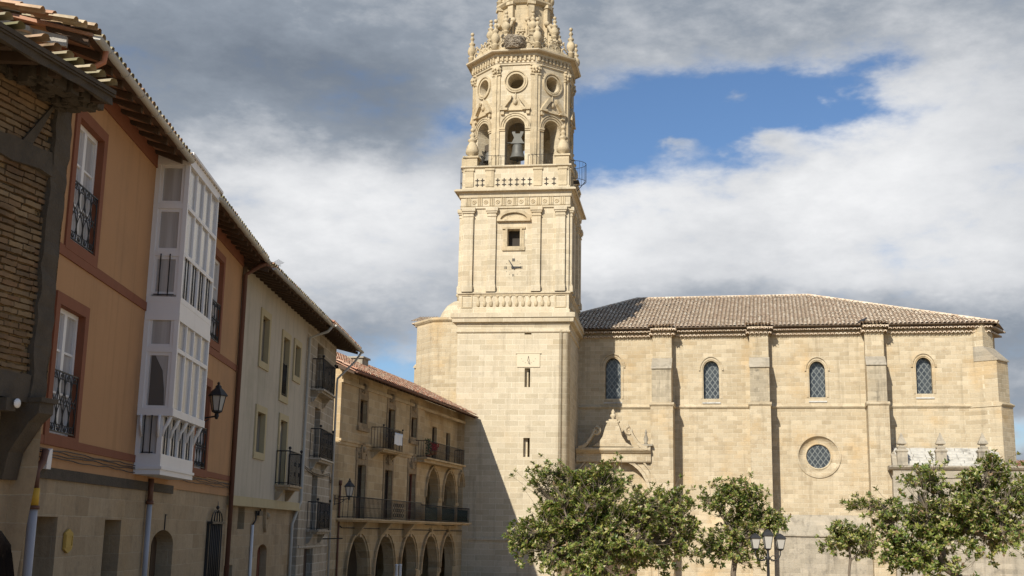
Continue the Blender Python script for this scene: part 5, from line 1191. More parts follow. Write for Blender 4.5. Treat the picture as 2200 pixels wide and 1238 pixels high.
# lantern stage above
zL0 = zE1 + .1; A2 = 1.75
lz = lambda px, py: T.z(px, py, TC + A2)
zL1 = zL0 + 4.5
mb = MB(); mb.M = octM(0); mb.ngon([(A2 + .5, zL0), (A2 + .5, zL0 + .3), (A2, zL0 + .42), (A2, zL1), (A2 + .2, zL1 + .08), (A2 + .35, zL1 + .25), (A2 + .35, zL1 + .38), (A2 - .1, zL1 + .5), (A2 - .25, zL1 + .6), (A2 - .25, zL1 + 2.4), (A2 + .1, zL1 + 2.6), (A2 + .1, zL1 + 2.75), (A2 - .3, zL1 + 3.1), (A2 - .6, zL1 + 3.9), (.5, zL1 + 4.6), (.3, zL1 + 5.6), (.02, zL1 + 6.6)], 8, 0, TC); mb.build('lantern', 'carved_stone', tr)
for k in range(8):
    mb = MB(); mb.M = octM(k); f2 = TC + A2; h2 = A2 * math.tan(PI / 8)
    # coat of arms panel in a scrolled surround
    mb.prism([(-.62, zL0 + .45), (.62, zL0 + .45), (.62, zL0 + 1.2), (.45, zL0 + 1.9), (.5, zL0 + 2.6), (.25, zL0 + 3.0), (-.25, zL0 + 3.0), (-.5, zL0 + 2.6), (-.45, zL0 + 1.9), (-.62, zL0 + 1.2)], f2 - .02, f2 + .08)
    mb.prism([(.30 * math.sin(t * PI / 8), zL0 + 1.55 + .48 * math.cos(t * PI / 8)) for t in range(16)], f2 + .06, f2 + .16)
    for t in range(8): mb.sphere(.42 * math.cos(t * PI / 4 + .4), f2 + .1, zL0 + 1.55 + .6 * math.sin(t * PI / 4 + .4), .10, 6)
    mb.box(-.08, .08, f2 + .15, f2 + .22, zL0 + 1.2, zL0 + 1.85); mb.box(-.2, .2, f2 + .15, f2 + .2, zL0 + 1.5, zL0 + 1.62)
    for x in (-.22, -.07, .08, .23): mb.sphere(x, f2 + .12, zL0 + 2.42, .09, 6, 1.3)
    mb.box(-.32, .32, f2 + .02, f2 + .2, zL0 + 2.22, zL0 + 2.34)
    mb.build('coat_of_arms', 'carved_stone', tr)
    RM = octM(k) @ Matrix.Translation((0, -TC, 0)) @ Matrix.Rotation(PI / 8, 4, 'Z') @ Matrix.Translation((0, TC, 0))
    mb = MB(); mb.M = RM; rc = TC + A2 / math.cos(PI / 8)
    mb.box(-.22, .22, rc - .2, rc + .25, zL0 + .3, zL1 - .1); mb.box(-.3, .3, rc - .25, rc + .36, zL1 - .1, zL1 + .14)
    # raking scroll buttress down to the outer pinnacle
    pts = [(rc + .2, zL0 + .2), (rc + 1.35, zL0 + .2), (rc + 1.35, zL0 + .55), (rc + 1.0, zL0 + .8), (rc + .75, zL0 + 1.3), (rc + .62, zL0 + 2.0), (rc + .2, zL0 + 2.3)]
    mb.prism_oz(pts, -.14, .14)
    mb.tube([(0, rc + 1.05 + .2 * math.cos(q * PI / 4), zL0 + .72 + .2 * math.sin(q * PI / 4)) for q in range(9)], .09, 6); mb.tube([(0, rc + .42 + .2 * math.cos(q * PI / 4), zL0 + 2.25 + .2 * math.sin(q * PI / 4)) for q in range(9)], .1, 6)
    mb.build('scroll_buttress', 'carved_stone', tr)
    mb = MB(); mb.M = RM; ro_ = TC + (AP + .28) / math.cos(PI / 8)
    pr = [(.3, 0), (.3, .3), (.36, .34), (.2, .44), (.2, .5), (.36, .66), (.4, .9), (.32, 1.15), (.16, 1.32), (.28, 1.42), (.28, 1.5), (.13, 1.62), (.1, 1.78), (.2, 1.86), (.16, 1.98), (.07, 2.1)]
    mb.lathe([(r * .85, zL0 + .05 + q) for r, q in pr], 0, ro_ - .1, 10); mb.sphere(0, ro_ - .1, zL0 + 2.32, .15); mb.build('pinnacle', 'carved_stone', tr)
    mb = MB(); mb.M = RM; mb.lathe([(r * .8, zL1 + .35 + q) for r, q in pr], 0, rc + .12, 10); mb.sphere(0, rc + .12, zL1 + 2.6, .13); mb.build('pinnacle', 'carved_stone', tr)
    mb = MB(); mb.M = RM; r3 = rc + .78; mb.box(-.24, .24, r3 - .24, r3 + .24, zL0, zL0 + 1.55); mb.box(-.32, .32, r3 - .32, r3 + .32, zL0 + 1.55, zL0 + 1.72); mb.box(-.30, .30, r3 - .3, r3 + .3, zL0, zL0 + .3); mb.lathe([(r * .85, zL0 + 1.7 + q * .82) for r, q in pr], 0, r3, 10); mb.sphere(0, r3, zL0 + 3.55, .14); mb.build('pinnacle', 'carved_stone', tr)
    mb = MB(); mb.M = octM(k); ro2 = TC + AP + .2
    for x in (-hs * .62, -hs * .2, hs * .2, hs * .62):
        sg = 1 if x > 0 else -1
        mb.tube([(x + .24 * math.cos(q * PI / 5), ro2, zL0 + .34 + .24 * math.sin(q * PI / 5)) for q in range(10)], .075, 5)
        mb.tube([(x + sg * .1, ro2, zL0 + .55), (x, ro2, zL0 + .8), (x - sg * .15, ro2, zL0 + .95), (x - sg * .28, ro2, zL0 + .86), (x - sg * .2, ro2, zL0 + .74)], .06, 5)
        mb.sphere(x - sg * .05, ro2, zL0 + 1.02, .09, 6)
    mb.box(-hs * .8, hs * .8, ro2 - .12, ro2 + .1, zL0 - .02, zL0 + .14)
    mb.prism([(-hs * .75, zL0 + .1), (hs * .75, zL0 + .1), (hs * .4, zL0 + .5), (0, zL0 + .75), (-hs * .4, zL0 + .5)], ro2 - .05, ro2 + .03); mb.build('cresting', 'carved_stone', tr)
    f4 = TC + A2 + .75
    for sg in (-1, 1):
        mb = MB(); mb.M = octM(k)
        mb.tube([(sg * (.95 + (.34 - .02 * q) * math.cos(q * PI / 5)), f4, zL0 + 1.35 + (.34 - .02 * q) * math.sin(q * PI / 5)) for q in range(13)], .11, 6, .07)
        mb.tube([(sg * .62, f4 - .3, zL0 + 2.9), (sg * .8, f4 - .15, zL0 + 2.4), (sg * 1.02, f4, zL0 + 1.8), (sg * 1.25, f4, zL0 + 1.4)], .13, 6)
        mb.sphere(sg * .55, f4 - .4, zL0 + 3.1, .22, 8); mb.box(sg * .95 - .35, sg * .95 + .35, f4 - .3, f4 + .1, zL0, zL0 + 1.0); mb.build('scroll_ornament', 'carved_stone', tr)
# iron rails of the gallery and the railed landing on the right side
for (xa, xb) in ((-HW + 1.1, -bw_ - .1), (bw_ + .1, HW - 1.1)): rail(MB(), [(xa, -.25), (xb, -.25)], zA1 + .0, zA1 + .85, .3, .012, .016).build('gallery_railing', 'iron', tr)
mb = MB(); lz0, lz1 = T.z(1243, 388, -2.2), T.z(1243, 350, -2.2)
cx_, co_ = HW - .1, -2.6; rr = 1.02
arcp = [(cx_ + rr * math.sin(PI * i / 10), co_ + rr * math.cos(PI * i / 10)) for i in range(11)]
for z in (lz0, lz1): mb.tube([(x, o, z) for x, o in arcp], .02, 5)
for x, o in arcp: mb.tube([(x, o, lz0), (x, o, lz1)], .011, 5)
mb.box(cx_, cx_ + .5, co_ - .4, co_ + .4, lz0 - .04, lz0)
mb.tube([(cx_ + .95, co_, lz0), (cx_ + .0, co_, lz0 - 1.1)], .03, 5); mb.build('iron_landing', 'iron', tr)
mb = MB(); xl = -HW + .0
for z in (zA0 + .3, zA0 + .75, zA1): mb.tube([(xl, -.5, z), (xl - .18, -.5, z), (xl - .18, -1.2, z), (xl, -1.2, z)], .02, 5)
for o in (-.5, -.85, -1.2): mb.tube([(xl - .18, o, zA0 + .3), (xl - .18, o, zA1)], .018, 5)
mb.build('iron_ladder_cage', 'iron', tr)

# the bell hung in the front opening
bz = fz(1110, 338); bt = fz(1110, 280)
bell = thing('church_bell', 'bronze bell with iron headstock hanging in the front arch of belfry', 'bell', T.W(0, fo - .4, bz), tr.rotation_euler[2])
Hb = (fz(1110, 306) - bz)
MB().lathe([(.60, 0), (.58, .06), (.50, .2), (.42, Hb * .45), (.38, Hb * .8), (.32, Hb * .93), (.12, Hb), (.01, Hb)], 0, 0, 20).build('bell_body', 'bronze', bell)
mb = MB(); Ht = bt - bz
mb.prism([(-.5, Hb + .02), (.5, Hb + .02), (.38, Hb + .18), (.26, Hb + .45), (.42, Ht - .1), (.42, Ht), (.2, Ht), (.17, Ht - .16), (-.17, Ht - .16), (-.2, Ht), (-.42, Ht), (-.42, Ht - .1), (-.26, Hb + .45), (-.38, Hb + .18)], -.12, .12); mb.tube([(-bw_ - .1, 0, Hb + .1), (bw_ + .1, 0, Hb + .1)], .05, 6); mb.build('headstock', 'bronze', bell)
mb = MB(); mb.tube([(0, 0, .3), (0, .05, -.15)], .03, 6); mb.sphere(0, .05, -.2, .08); mb.build('clapper', 'iron', bell)
bell2 = thing('church_bell', 'smaller bell with wooden yoke inside the left arch of belfry', 'bell', T.W(-2.3, TC + 1.9, bz + .2), tr.rotation_euler[2] - PI / 4)
MB().lathe([(.46, 0), (.44, .06), (.38, .2), (.32, .5), (.28, .7), (.1, .85)], 0, 0, 16).build('bell_body', 'bronze', bell2)
mb = MB(); mb.box(-.5, .5, -.1, .1, .86, 1.4); mb.box(-.75, .75, -.06, .06, .95, 1.08); mb.build('yoke', 'old_timber', bell2)
# stork's nest on the cornice of the octagon
nu, nz = T.P(1106, 97, fo + .35)
nest = thing('stork_nest', 'big grey stick nest heaped on the front cornice ledge of tower', 'nest', T.W(nu, fo + .3, zE1 + .06), tr.rotation_euler[2])
mb = MB(); random.seed(11)
mb.lathe([(.52, .02), (.7, .25), (.74, .6), (.68, .8), (.4, .82), (.2, .76)], 0, 0, 14); mb.build('nest_core', 'twigs', nest)
mb = MB()
for i in range(420):
    t = random.uniform(0, 2 * PI); z = random.uniform(.02, .86); r = .60 + .14 * min(1, z * 2.5) + random.uniform(-.03, .05); ln = random.uniform(.15, .38); dv = Vector((-math.sin(t), math.cos(t), random.uniform(-.5, .5))) * ln; p = Vector((r * math.cos(t), r * math.sin(t), z)); mb.tube([p - dv, p + dv], .012, 4, cap=False)
mb.build('sticks', 'twigs', nest, kind='stuff')
# ------------------------------------------------------------------ church nave to the right of the tower
pN = at(1238, 880, 91.0)
N = Fac('church', 'sandstone church with deep buttresses, leaded arched windows and long tiled roof', 'church', (pN.x, pN.y), 102.2)
nr = N.root
NU0, NU1 = -1.5, N.u(2119, 735)
zNe = (N.z(1340, 726) + N.z(1800, 720)) / 2                  # underside of the tile cornice
zNs = (N.z(1340, 877) + N.z(1760, 873)) / 2                  # string course
def nz(px, py, o=0): return N.z(px, py, o)
nw = []
for (xl, xr, yt, yb) in ((1303, 1331, 772, 857), (1514, 1542, 778, 857), (1742, 1770, 779, 854), (1972, 2000, 771, 846)):
    nw.append(('tall', N.u(xl, 820) - .1, N.u(xr, 820) + .1, nz((xl + xr) / 2, yb), nz((xl + xr) / 2, yt) + .1))
rc_, rz_ = N.P(1759, 980); rr_ = (N.u(1786, 980) - N.u(1733, 980)) / 2
rop = ('round', rc_ - rr_ * 1.65, rc_ + rr_ * 1.65, rz_ - rr_ * 1.65, rz_ + rr_ * 1.65)
PO = 1.75
pcu = N.u(1320, 1010, PO); prad = 2.45
pop = ('arch', pcu - prad, pcu + prad, -1.0, nz(1320, 988, PO))
mb = MB(); mb.wall(NU0, NU1, -1.5, zNe + .5, 0, nw + [rop], .75); mb.build('nave_wall', 'nave_stone', nr)
mb = MB(); dpt = 22.0
mb.face([(NU1, 0, -1.5), (NU1 + 1.0, -2.6, -1.5), (NU1 + 1.0, -2.6, zNe + .5), (NU1, 0, zNe + .5)]); mb.face([(NU1 + 1.0, -2.6, -1.5), (NU1 + 1.0, -dpt, -1.5), (NU1 + 1.0, -dpt, zNe + .5), (NU1 + 1.0, -2.6, zNe + .5)])
mb.face([(NU0, -dpt, -1.5), (NU1 + 1.0, -dpt, -1.5), (NU1 + 1.0, -dpt, zNe + .5), (NU0, -dpt, zNe + .5)]); mb.face([(NU0, 0, -1.5), (NU0, -dpt, -1.5), (NU0, -dpt, zNe + .5), (NU0, 0, zNe + .5)]); mb.build('apse_wall', 'nave_stone', nr)
for q in nw:
    wn = MB().fill(q, -.48).build('window', 'leaded_glass', nr)
    mb = MB(); mb.arch_ring(q, .10, -.5, -.14); q2 = grow(q, .08); mb.arch_ring(('tall', q2[1], q2[2], q[3], q2[4]), .12, -.02, .05); mb.build('frame', 'nave_stone', wn)
    mb = MB(); mb.prism_oz([(-.5, q[3] - .02), (.08, q[3] - .28), (.08, q[3] - .36), (-.5, q[3] - .36)], q[1] - .08, q[2] + .08); mb.build('sill', 'slab_stone', wn)
    q3 = grow(q, .22); mb = MB(); mb.arch_ring(('tall', q3[1], q3[2], q[4] - .9, q3[4] + .04), .1, -.02, .11, sides=False); mb.build('hood_mould', 'nave_stone', wn)
rw = MB(); iop = ('round', rc_ - rr_, rc_ + rr_, rz_ - rr_, rz_ + rr_)
rw.fill(iop, -.58); rwin = rw.build('round_window', 'leaded_glass', nr)
# splayed ring between outer circle and glass
mb = MB(); n = 40
rows = [[mb.vert(rc_ + r * math.cos(2 * PI * k / n), o, rz_ + r * math.sin(2 * PI * k / n)) for k in range(n)] for r, o in ((rr_ * 1.66, -.02), (rr_ * 1.45, -.16), (rr_ * 1.12, -.5), (rr_ * 1.1, -.44), (rr_ * 1.0, -.44), (rr_ * .98, -.6))]
for A_, B_ in zip(rows, rows[1:]):
    for k in range(n): mb.quadidx((A_[k], A_[(k + 1) % n], B_[(k + 1) % n], B_[k]), True)
mb.arch_ring(rop, .14, -.02, .08); mb.build('splayed_ring', 'nave_stone', rwin)
# string course
bt = []                                                        # buttresses: lower x0,x1 / upper x0,x1
LO, UP, TP = 1.90, 1.72, .95
for (la, lb, ua, ub, yw0, yw1) in ((1398, 1446, 1400, 1442, 790, 770), (1612, 1658, 1611, 1653, 787, 768), (1868, 1914, 1863, 1905, 782, 766)):
    bt.append((N.u(la, 960, LO), N.u(lb, 960, LO), N.u(ua, 820, UP), N.u(ub, 820, UP), nz((ua + ub) / 2, yw0, UP), nz((ua + ub) / 2, yw1, UP)))
segs = [NU0] + [v for b in bt for v in (b[0], b[1])] + [NU1]
mb = MB()
for i in range(0, len(segs), 2): mb.prism_oz([(-.02, zNs - .12), (.06, zNs - .1), (.15, zNs), (.15, zNs + .05), (-.02, zNs + .2)], segs[i] + (.02 if i else 0), segs[i + 1] - .02)
for b in bt: 
    mb.prism_oz([(-.02, zNs - .1), (LO + .02, zNs - .1), (LO + .12, zNs), (LO + .12, zNs + .06), (UP - .05, zNs + .2), (-.02, zNs + .2)], b[0] - .08, b[1] + .08)
mb.build('string_course', 'nave_stone', nr)
zGr = nz(1760, 1110, .3)                                         # weathered offset near the ground
for i, b in enumerate(bt):
    mb = MB(); mb.box(b[0], b[1], -.02, LO, -1.5, zNs - .1); zt2 = zNs - 1.0; 
    mb.box(b[2], b[3], -.02, UP, zNs + .19, b[4] - .0)
    mb.prism_oz([(-.02, b[4]), (UP, b[4]), (TP - .03, b[5] + .1), (-.02, b[5] + .1)], b[2] + .005, b[3] - .005)
    mb.box(b[2] - .0, b[3] - .02, -.02, TP - .05, b[5] + .1, zNe + .6); bo = mb.build('buttress', 'nave_stone', nr)
    mb = MB(); mb.prism_oz([(UP - .02, b[4] - .08), (UP + .10, b[4] - .08), (UP + .10, b[4] - .02), (TP - .04, b[5] + .13), (TP - .06, b[5] + .08)], b[2] - .03, b[3] + .03); mb.build('weathering', 'grey_stone', bo)
    MB().box(b[2] + .01, b[3] - .01, UP - .01, UP + .006, zNs + .22, b[4] - .09).build('stained_face', 'stained_nave_stone', bo)
# diagonal corner buttress
mb = MB(); mb.M = Matrix.Translation((NU1, 0, 0)) @ Matrix.Rotation(R(52), 4, 'Z'); hw_ = .8
zc2 = nz(2150, 775, .6)
mb.box(-hw_, hw_, -1.5, 1.25, -1.5, zNs - .1); mb.prism_oz([(-1, zNs - .1), (1.28, zNs - .1), (1.38, zNs), (1.38, zNs + .05), (1.1, zNs + .2), (-1, zNs + .2)], -hw_ - .06, hw_ + .06)
mb.box(-hw_ + .04, hw_ - .04, -1.5, 1.08, zNs + .19, zc2); mb.box(-hw_ + .12, hw_ - .12, -1.5, .12, zc2, zNe + .6); mb.build('corner_buttress', 'nave_stone', nr, normals=True)
mb = MB(); mb.M = Matrix.Translation((NU1, 0, 0)) @ Matrix.Rotation(R(52), 4, 'Z'); mb.prism_oz([(-.6, zc2 + .001), (1.18, zc2 - .05), (1.18, zc2 + .03), (.1, zc2 + 1.05), (-.6, zc2 + 1.05)], -hw_, hw_); mb.build('weathering', 'grey_stone', nr)
# base offset: grey sloping plinth between the second and third buttress
x0, x1 = bt[1][1], bt[2][0]
mb = MB(); mb.prism_oz([(-.02, zGr + .15), (.75, nz(1760, 1150, .75)), (.75, -1.5), (-.02, -1.5)], x0, x1); zz = nz(1760, 1150, .75); mb.box(x0, x1, .7, .88, zz - .1, zz + .02); mb.build('plinth', 'grey_stone', nr)
mb = MB(); mb.prism_oz([(-.02, zGr), (.4, zGr - .9), (.4, -1.5), (-.02, -1.5)], bt[0][1], bt[1][0]); mb.build('plinth', 'nave_stone', nr)
# tile cornice in two courses, stepping out round the buttress heads
def cornice(x0, x1, off):
    mb = MB(); random.seed(int(x0 * 7) & 255)
    tile_ends(mb, x0, x1, -.3, off + .30, zNe + .0, .30, .128); tile_ends(mb, x0 + .1, x1 + .1, -.3, off + .55, zNe + .31, .30, .128); return mb.build('tile_cornice', 'nave_tiles', nr, normals=False)
eo = .74; slope = 23.5; tn = math.tan(R(slope))
ends = [NU0] + [v for b in bt for v in (b[2] - .25, b[3] + .25)] + [NU1 + .3]
for i in range(0, len(ends), 2): cornice(ends[i], ends[i + 1], 0.0)
for b in bt: cornice(b[2] - .25, b[3] + .25, TP - .05)
# roof: front slope with hips at both ends
zEv = zNe + .60
RH = 9.6
uL = N.u(1370, 640, -RH) ; uR = N.u(1735, 638, -RH)
zRg = N.z(1550, 639, -RH)
tn = (zRg - zEv) / (RH + eo); slope = math.degrees(math.atan(tn)); S = (RH + eo) / math.cos(R(slope))
ulo, uhi = NU0, NU1 + .75
hl, hr = (uL - ulo), (uhi - uR)
Lr = uhi - ulo
vl = lambda u: min(S * (u + 3.0) / (hl + 3.0), S * (Lr - u) / hr)
mb = MB(); random.seed(21); tile_sheet(mb, Vector((ulo, eo, zEv)), (1, 0, 0), (0, -1, tn), Lr, S, vlim=vl, pitch=.30, rr=.108, course=.5, jit=.022); mb.build('roof_tiles', 'nave_tiles', nr, normals=False)
mb = MB()
mb.face([(ulo - 3.0, eo, zEv - .01), (uhi, eo, zEv - .01), (uR, -RH, zRg - .01), (uL, -RH, zRg - .01)])
mb.face([(uhi, eo, zEv - .01), (uhi + .9, -2.4, zEv - .01), (uhi + .9, -2 * RH, zEv - .01), (uR, -RH, zRg - .01)]); mb.face([(ulo - 3.0, eo, zEv - .01), (uL, -RH, zRg - .01), (ulo - 3.0, -2 * RH, zEv - .01)]); mb.face([(uL, -RH, zRg - .01), (uR, -RH, zRg - .01), (uhi + .9, -2 * RH, zEv - .01), (ulo - 3, -2 * RH, zEv - .01)])
mb.face([(ulo, eo, zEv - .06), (uhi, eo, zEv - .06), (uhi, -.4, zEv - .06), (ulo, -.4, zEv - .06)]); mb.face([(uhi, eo, zEv - .06), (uhi + .9, -2.4, zEv - .06), (uhi - .2, -3.0, zEv - .06), (uhi - .7, -.4, zEv - .06)])
mb.build('roof', 'channel_gap_shade', nr)
def caps(p, q):
    mb = MB(); p, q = Vector(p), Vector(q); L = (q - p).length; n = int(L / .45)
    for i in range(n):
        a = p + (q - p) * (i / n); b = p + (q - p) * ((i + 1.12) / n); mb.tube([a, b], .135, 7, .115, cap=False)
    mb.build('ridge_cap', 'nave_tiles', nr, normals=False)
caps((uL, -RH, zRg + .02), (uR, -RH, zRg + .02)); caps((uhi, eo, zEv + .03), (uR, -RH, zRg + .03)); caps((uL, -RH, zRg + .03), (ulo - 3, eo, zEv + .03))
for b in bt:
    mb = MB(); x0, x1 = b[2] - .3, b[3] + .3; tile_sheet(mb, Vector((x0, TP + .55, zEv - .02)), (1, 0, 0), (0, -1, tn * .55), x1 - x0, 1.6, pitch=.235, rr=.09); mb.build('buttress_tiles', 'nave_tiles', nr, normals=False)
mb = MB(); mb.M = Matrix.Translation((NU1 + .1, 0, 0)) @ Matrix.Rotation(R(66), 4, 'Z'); tile_ends(mb, .2, 2.8, -.6, .30, zNe + .0, .30, .128); tile_ends(mb, .1, 2.9, -.6, .55, zNe + .31, .30, .128); mb.build('tile_cornice', 'nave_tiles', nr, normals=False)
# ---- portal between tower and first buttress
pz = nz(1320, 970, PO + .5); pw0, pw1 = N.u(1238, 965, PO + .4), N.u(1398, 965, PO + .4); pmx = (pw0 + pw1) / 2
mb = MB(); px1 = bt[0][0] + .05
mb.wall(NU0, px1, -1.5, pz + .1, PO, [pop], 1.0); mb.face([(NU0, PO, pz + .1), (px1, PO, pz + .1), (px1, -.02, pz + .3), (NU0, -.02, pz + .3)]); mb.face([(px1, 0, -1.5), (px1, PO, -1.5), (px1, PO, pz + .1), (px1, 0, pz + .3)]); mb.build('porch_wall', 'nave_stone', nr)
mb = MB(); mb.M = Matrix.Translation((0, -PO, 0))
mb.prism_oz([(-.02, pz - .75), (.32, pz - .75), (.32, pz - .70), (.36, pz - .68), (.36, pz - .18), (.46, pz - .12), (.66, pz + .05), (.70, pz + .12), (.70, pz + .22), (.4, pz + .34), (-.02, pz + .34)], pw0, pw1)
mb.build('portal_cornice', 'nave_stone', nr)
zap = nz(1316, 908, PO + .5); cxp = N.u(1316, 920, PO + .5)
mb = MB(); mb.M = Matrix.Translation((0, -PO, 0))
zb_ = pz + .34
mb.prism([(cxp - 1.5, zb_), (cxp + 1.5, zb_), (cxp + .98, zb_ + .3), (cxp + .70, zb_ + .75), (cxp + .52, zap - .35), (cxp + .36, zap), (cxp - .36, zap), (cxp - .52, zap - .35), (cxp - .70, zb_ + .75), (cxp - .98, zb_ + .3)], -.02, .62)
mb.box(cxp - .48, cxp + .48, -.02, .52, zap, zap + .12); mb.box(cxp - .30, cxp + .30, -.02, .4, zap + .12, zap + .26)
mb.lathe([(.14, zap + .26), (.10, zap + .34), (.24, zap + .48), (.22, zap + .58), (.10, zap + .68), (.16, zap + .8), (.05, zap + .95), (.02, zap + 1.0)], cxp, .2, 10)
for sg in (-1, 1):
    xs = cxp + sg * 1.25; xe = (pw1 - .2) if sg > 0 else (pw0 + .2)
    zt3 = nz(1350, 918, PO + .5)
    curve = [(xs + (xe - xs) * t, zt3 - (zt3 - zb_ - .05) * (1.25 * t - .25 * t ** 3) - .25 * math.sin(PI * t)) for t in [i / 12 for i in range(13)]]
    for (ax, az_), (bx, bz_) in zip(curve, curve[1:]):
        mb.prism([(ax, az_ - .30), (bx, bz_ - .30), (bx, bz_), (ax, az_)], -.02, .72)
    cc = (xs - sg * .02, zt3 - .28)
    mb.tube([(cc[0] - sg * (.34 - .02 * k) * math.sin(k * PI / 6), .5, cc[1] + (.34 - .02 * k) * math.cos(k * PI / 6)) for k in range(15)], .14, 6, .08)
mb.build('broken_pediment', 'nave_stone', nr)
mb = MB(); mb.M = Matrix.Translation((0, -PO, 0)); xk = N.u(1387, 945, PO + .5); zk = nz(1387, 962, PO + .5)
mb.box(xk - .45, xk + .45, -.02, .5, zb_ + .1, zk + .12); mb.box(xk - .55, xk + .5, -.02, .58, zk + .12, zk + .25); mb.lathe([(.16, zk + .25), (.1, zk + .4), (.17, zk + .62), (.06, zk + 1.0), (.10, zk + 1.06), (.02, zk + 1.35)], xk, .25, 8); mb.build('pinnacle', 'grey_stone', nr)
mb = MB(); mb.M = Matrix.Translation((0, -PO, 0)); mb.arch_ring(pop, .22, -.05, .2, sides=True); q = grow(pop, .26); mb.arch_ring(('arch', q[1], q[2], pop[3], q[4]), .3, -.02, .1); q = grow(pop, .6); mb.arch_ring(('arch', q[1], q[2], pop[3], q[4]), .12, -.02, .24); mb.box(pcu - .2, pcu + .2, -.02, .36, pop[4] + .05, pz - .75); mb.build('portal_arch', 'nave_stone', nr)
MB().fill(pop, PO - .6).build('portal_tympanum', 'nave_stone', nr)
mb = MB(); mb.box(pcu - 1.5, pcu + 1.5, PO - .59, PO - .5, -1.0, 3.2)
for i in range(7): mb.box(pcu - 1.5 + i * .5 - .02, pcu - 1.5 + i * .5 + .02, PO - .5, PO - .46, -1.0, 3.2)
mb.build('portal_door', 'brown_door_wood', nr)
# ---- low chapel at the right with stone slab roof and pinnacles
CO = 3.2
cu0, cu1 = N.u(1921, 1060, CO), N.u(2260, 1060, CO)
zh0 = N.z(2000, 1009, CO + .2)
mb = MB(); cwo = ('rect', N.u(1972, 1080, CO), N.u(1986, 1080, CO), N.z(1979, 1100, CO), N.z(1979, 1060, CO)); mb.wall(cu0, cu1, -1.5, zh0, CO, [cwo], .4); mb.face([(cu0, 0, -1.5), (cu0, CO, -1.5), (cu0, CO, zh0), (cu0, 0, zh0)])
mb.box(cu0 - .03, cu0 + 1.25, CO - .1, CO + .06, -1.5, zh0 - .55); mb.build('chapel_wall', 'grey_stone', nr)
MB().fill(cwo, -(-CO) - .35).build('chapel_window', 'dark_pane', nr)
mb = MB(); mb.prism_oz([(-.02, zh0 - .02), (CO + .02, zh0 - .02), (CO + .14, zh0 + .02), (CO + .28, zh0 + .16), (CO + .28, zh0 + .24), (CO, zh0 + .28), (-.02, zh0 + .28)], cu0 - .25, cu1); mb.box(cu0 - .08, cu1, CO - .05, CO + .08, zh0 - .55, zh0 - .42); mb.build('chapel_cornice', 'grey_stone', nr)
zh1 = N.z(2030, 963, .3); mb = MB(); ns = 6; ur = N.u(2148, 985, 1.6)
for i in range(ns):
    oa = CO - .1 - (CO - .5) * i / ns; ob = CO - .1 - (CO - .5) * (i + .80) / ns; za = zh0 + .28 + (zh1 - zh0 - .28) * i / ns; zb2 = zh0 + .28 + (zh1 - zh0 - .28) * (i + .80) / ns
    x = cu0 + .3
    while x < ur:
        L = random.uniform(.7, 1.3); j = random.uniform(-.02, .03)
        mb.prism_oz([(oa + .08, za + .07 + j), (ob, zb2 + .03 + j), (ob, zb2 - .08), (oa + .08, za - .08)], x, min(x + L - .035, ur)); x += L
mb.build('chapel_roof', 'slab_stone', nr)
MB().face([(cu0 + .31, CO - .16, zh0 + .16), (ur, CO - .16, zh0 + .16), (ur, .3, zh1 - .10), (cu0 + .31, .3, zh1 - .10)]).build('slab_gap_shade', 'channel_gap_shade', nr)  # dark sheet added to paint shadow lines between the slab courses
mb = MB(); mb.prism_oz([(0, zh0 + .28), (CO, zh0 + .28), (CO - .5, zh0 + .9), (.3, zh1)], cu0 + .0, cu0 + .3); mb.build('chapel_gable', 'grey_stone', nr)
for px, oo in ((1938, CO - .2), (2022, CO - .2), (2113, CO - .2)):
    x = N.u(px, 985, oo); zt4 = N.z(px, 930, oo); zb4 = zh0 + .28
    mb = MB(); zm = zb4 + (zt4 - zb4) * .40
    mb.box(x - .34, x + .34, oo - .34, oo + .34, zb4, zm); mb.ngon([(.36, zm), (.40, zm + .06), (.40, zm + .14), (.26, zm + .24), (.3, zm + .32), (.3, zm + .36), (.16, zm + .42), (.14, zm + .5)], 4, x, oo); zc_ = zm + .5; mb.ngon([(.14, zc_), (.30, zc_ + .06), (.31, zc_ + .12), (.17, zc_ + (zt4 - zc_) * .5), (.02, zt4)], 4, x, oo)
    mb.build('pinnacle', 'grey_stone', nr)
# ---- polygonal stair turret and little dome seen left of the tower
tq = at(984, 760, 98.0); rel = tq - N.p; ux, ox = rel.dot(N.d), rel.dot(N.n)
ra = 3.15
zt5 = N.z(940, 702, ox)
mb = MB(); mb.ngon([(ra, -1.5), (ra, zt5 - .2), (ra + .12, zt5 - .1), (ra + .2, zt5), (ra + .2, zt5 + .15), (ra - .2, zt5 + .25)], 8, ux, ox); mb.build('stair_turret', 'nave_stone', nr)
zd = N.z(970, 648, ox)
mb = MB(); mb.lathe([(1.75, zt5 + .1), (1.72, zt5 + .5), (1.5, zt5 + (zd - zt5) * .5), (1.1, zt5 + (zd - zt5) * .78), (.6, zt5 + (zd - zt5) * .95), (.2, zd), (.01, zd)], ux + .1, ox, 20); mb.lathe([(.25, zd - .1), (.25, zd + .35), (.36, zd + .42), (.36, zd + .55), (.05, zd + .8)], ux + .05, ox, 10); mb.build('turret_dome', 'tower_stone', nr)
lu, lo_ = N.P(893, 712, ox + .2)
mb = MB(); mb.M = Matrix.Translation((ux - ra - .05, -ox, 0)); zz = zt5 - .15
mb.box(-.05, .7, -2.0, .7, -1.5, zz - .0); mb.build('side_wall', 'nave_stone', nr)
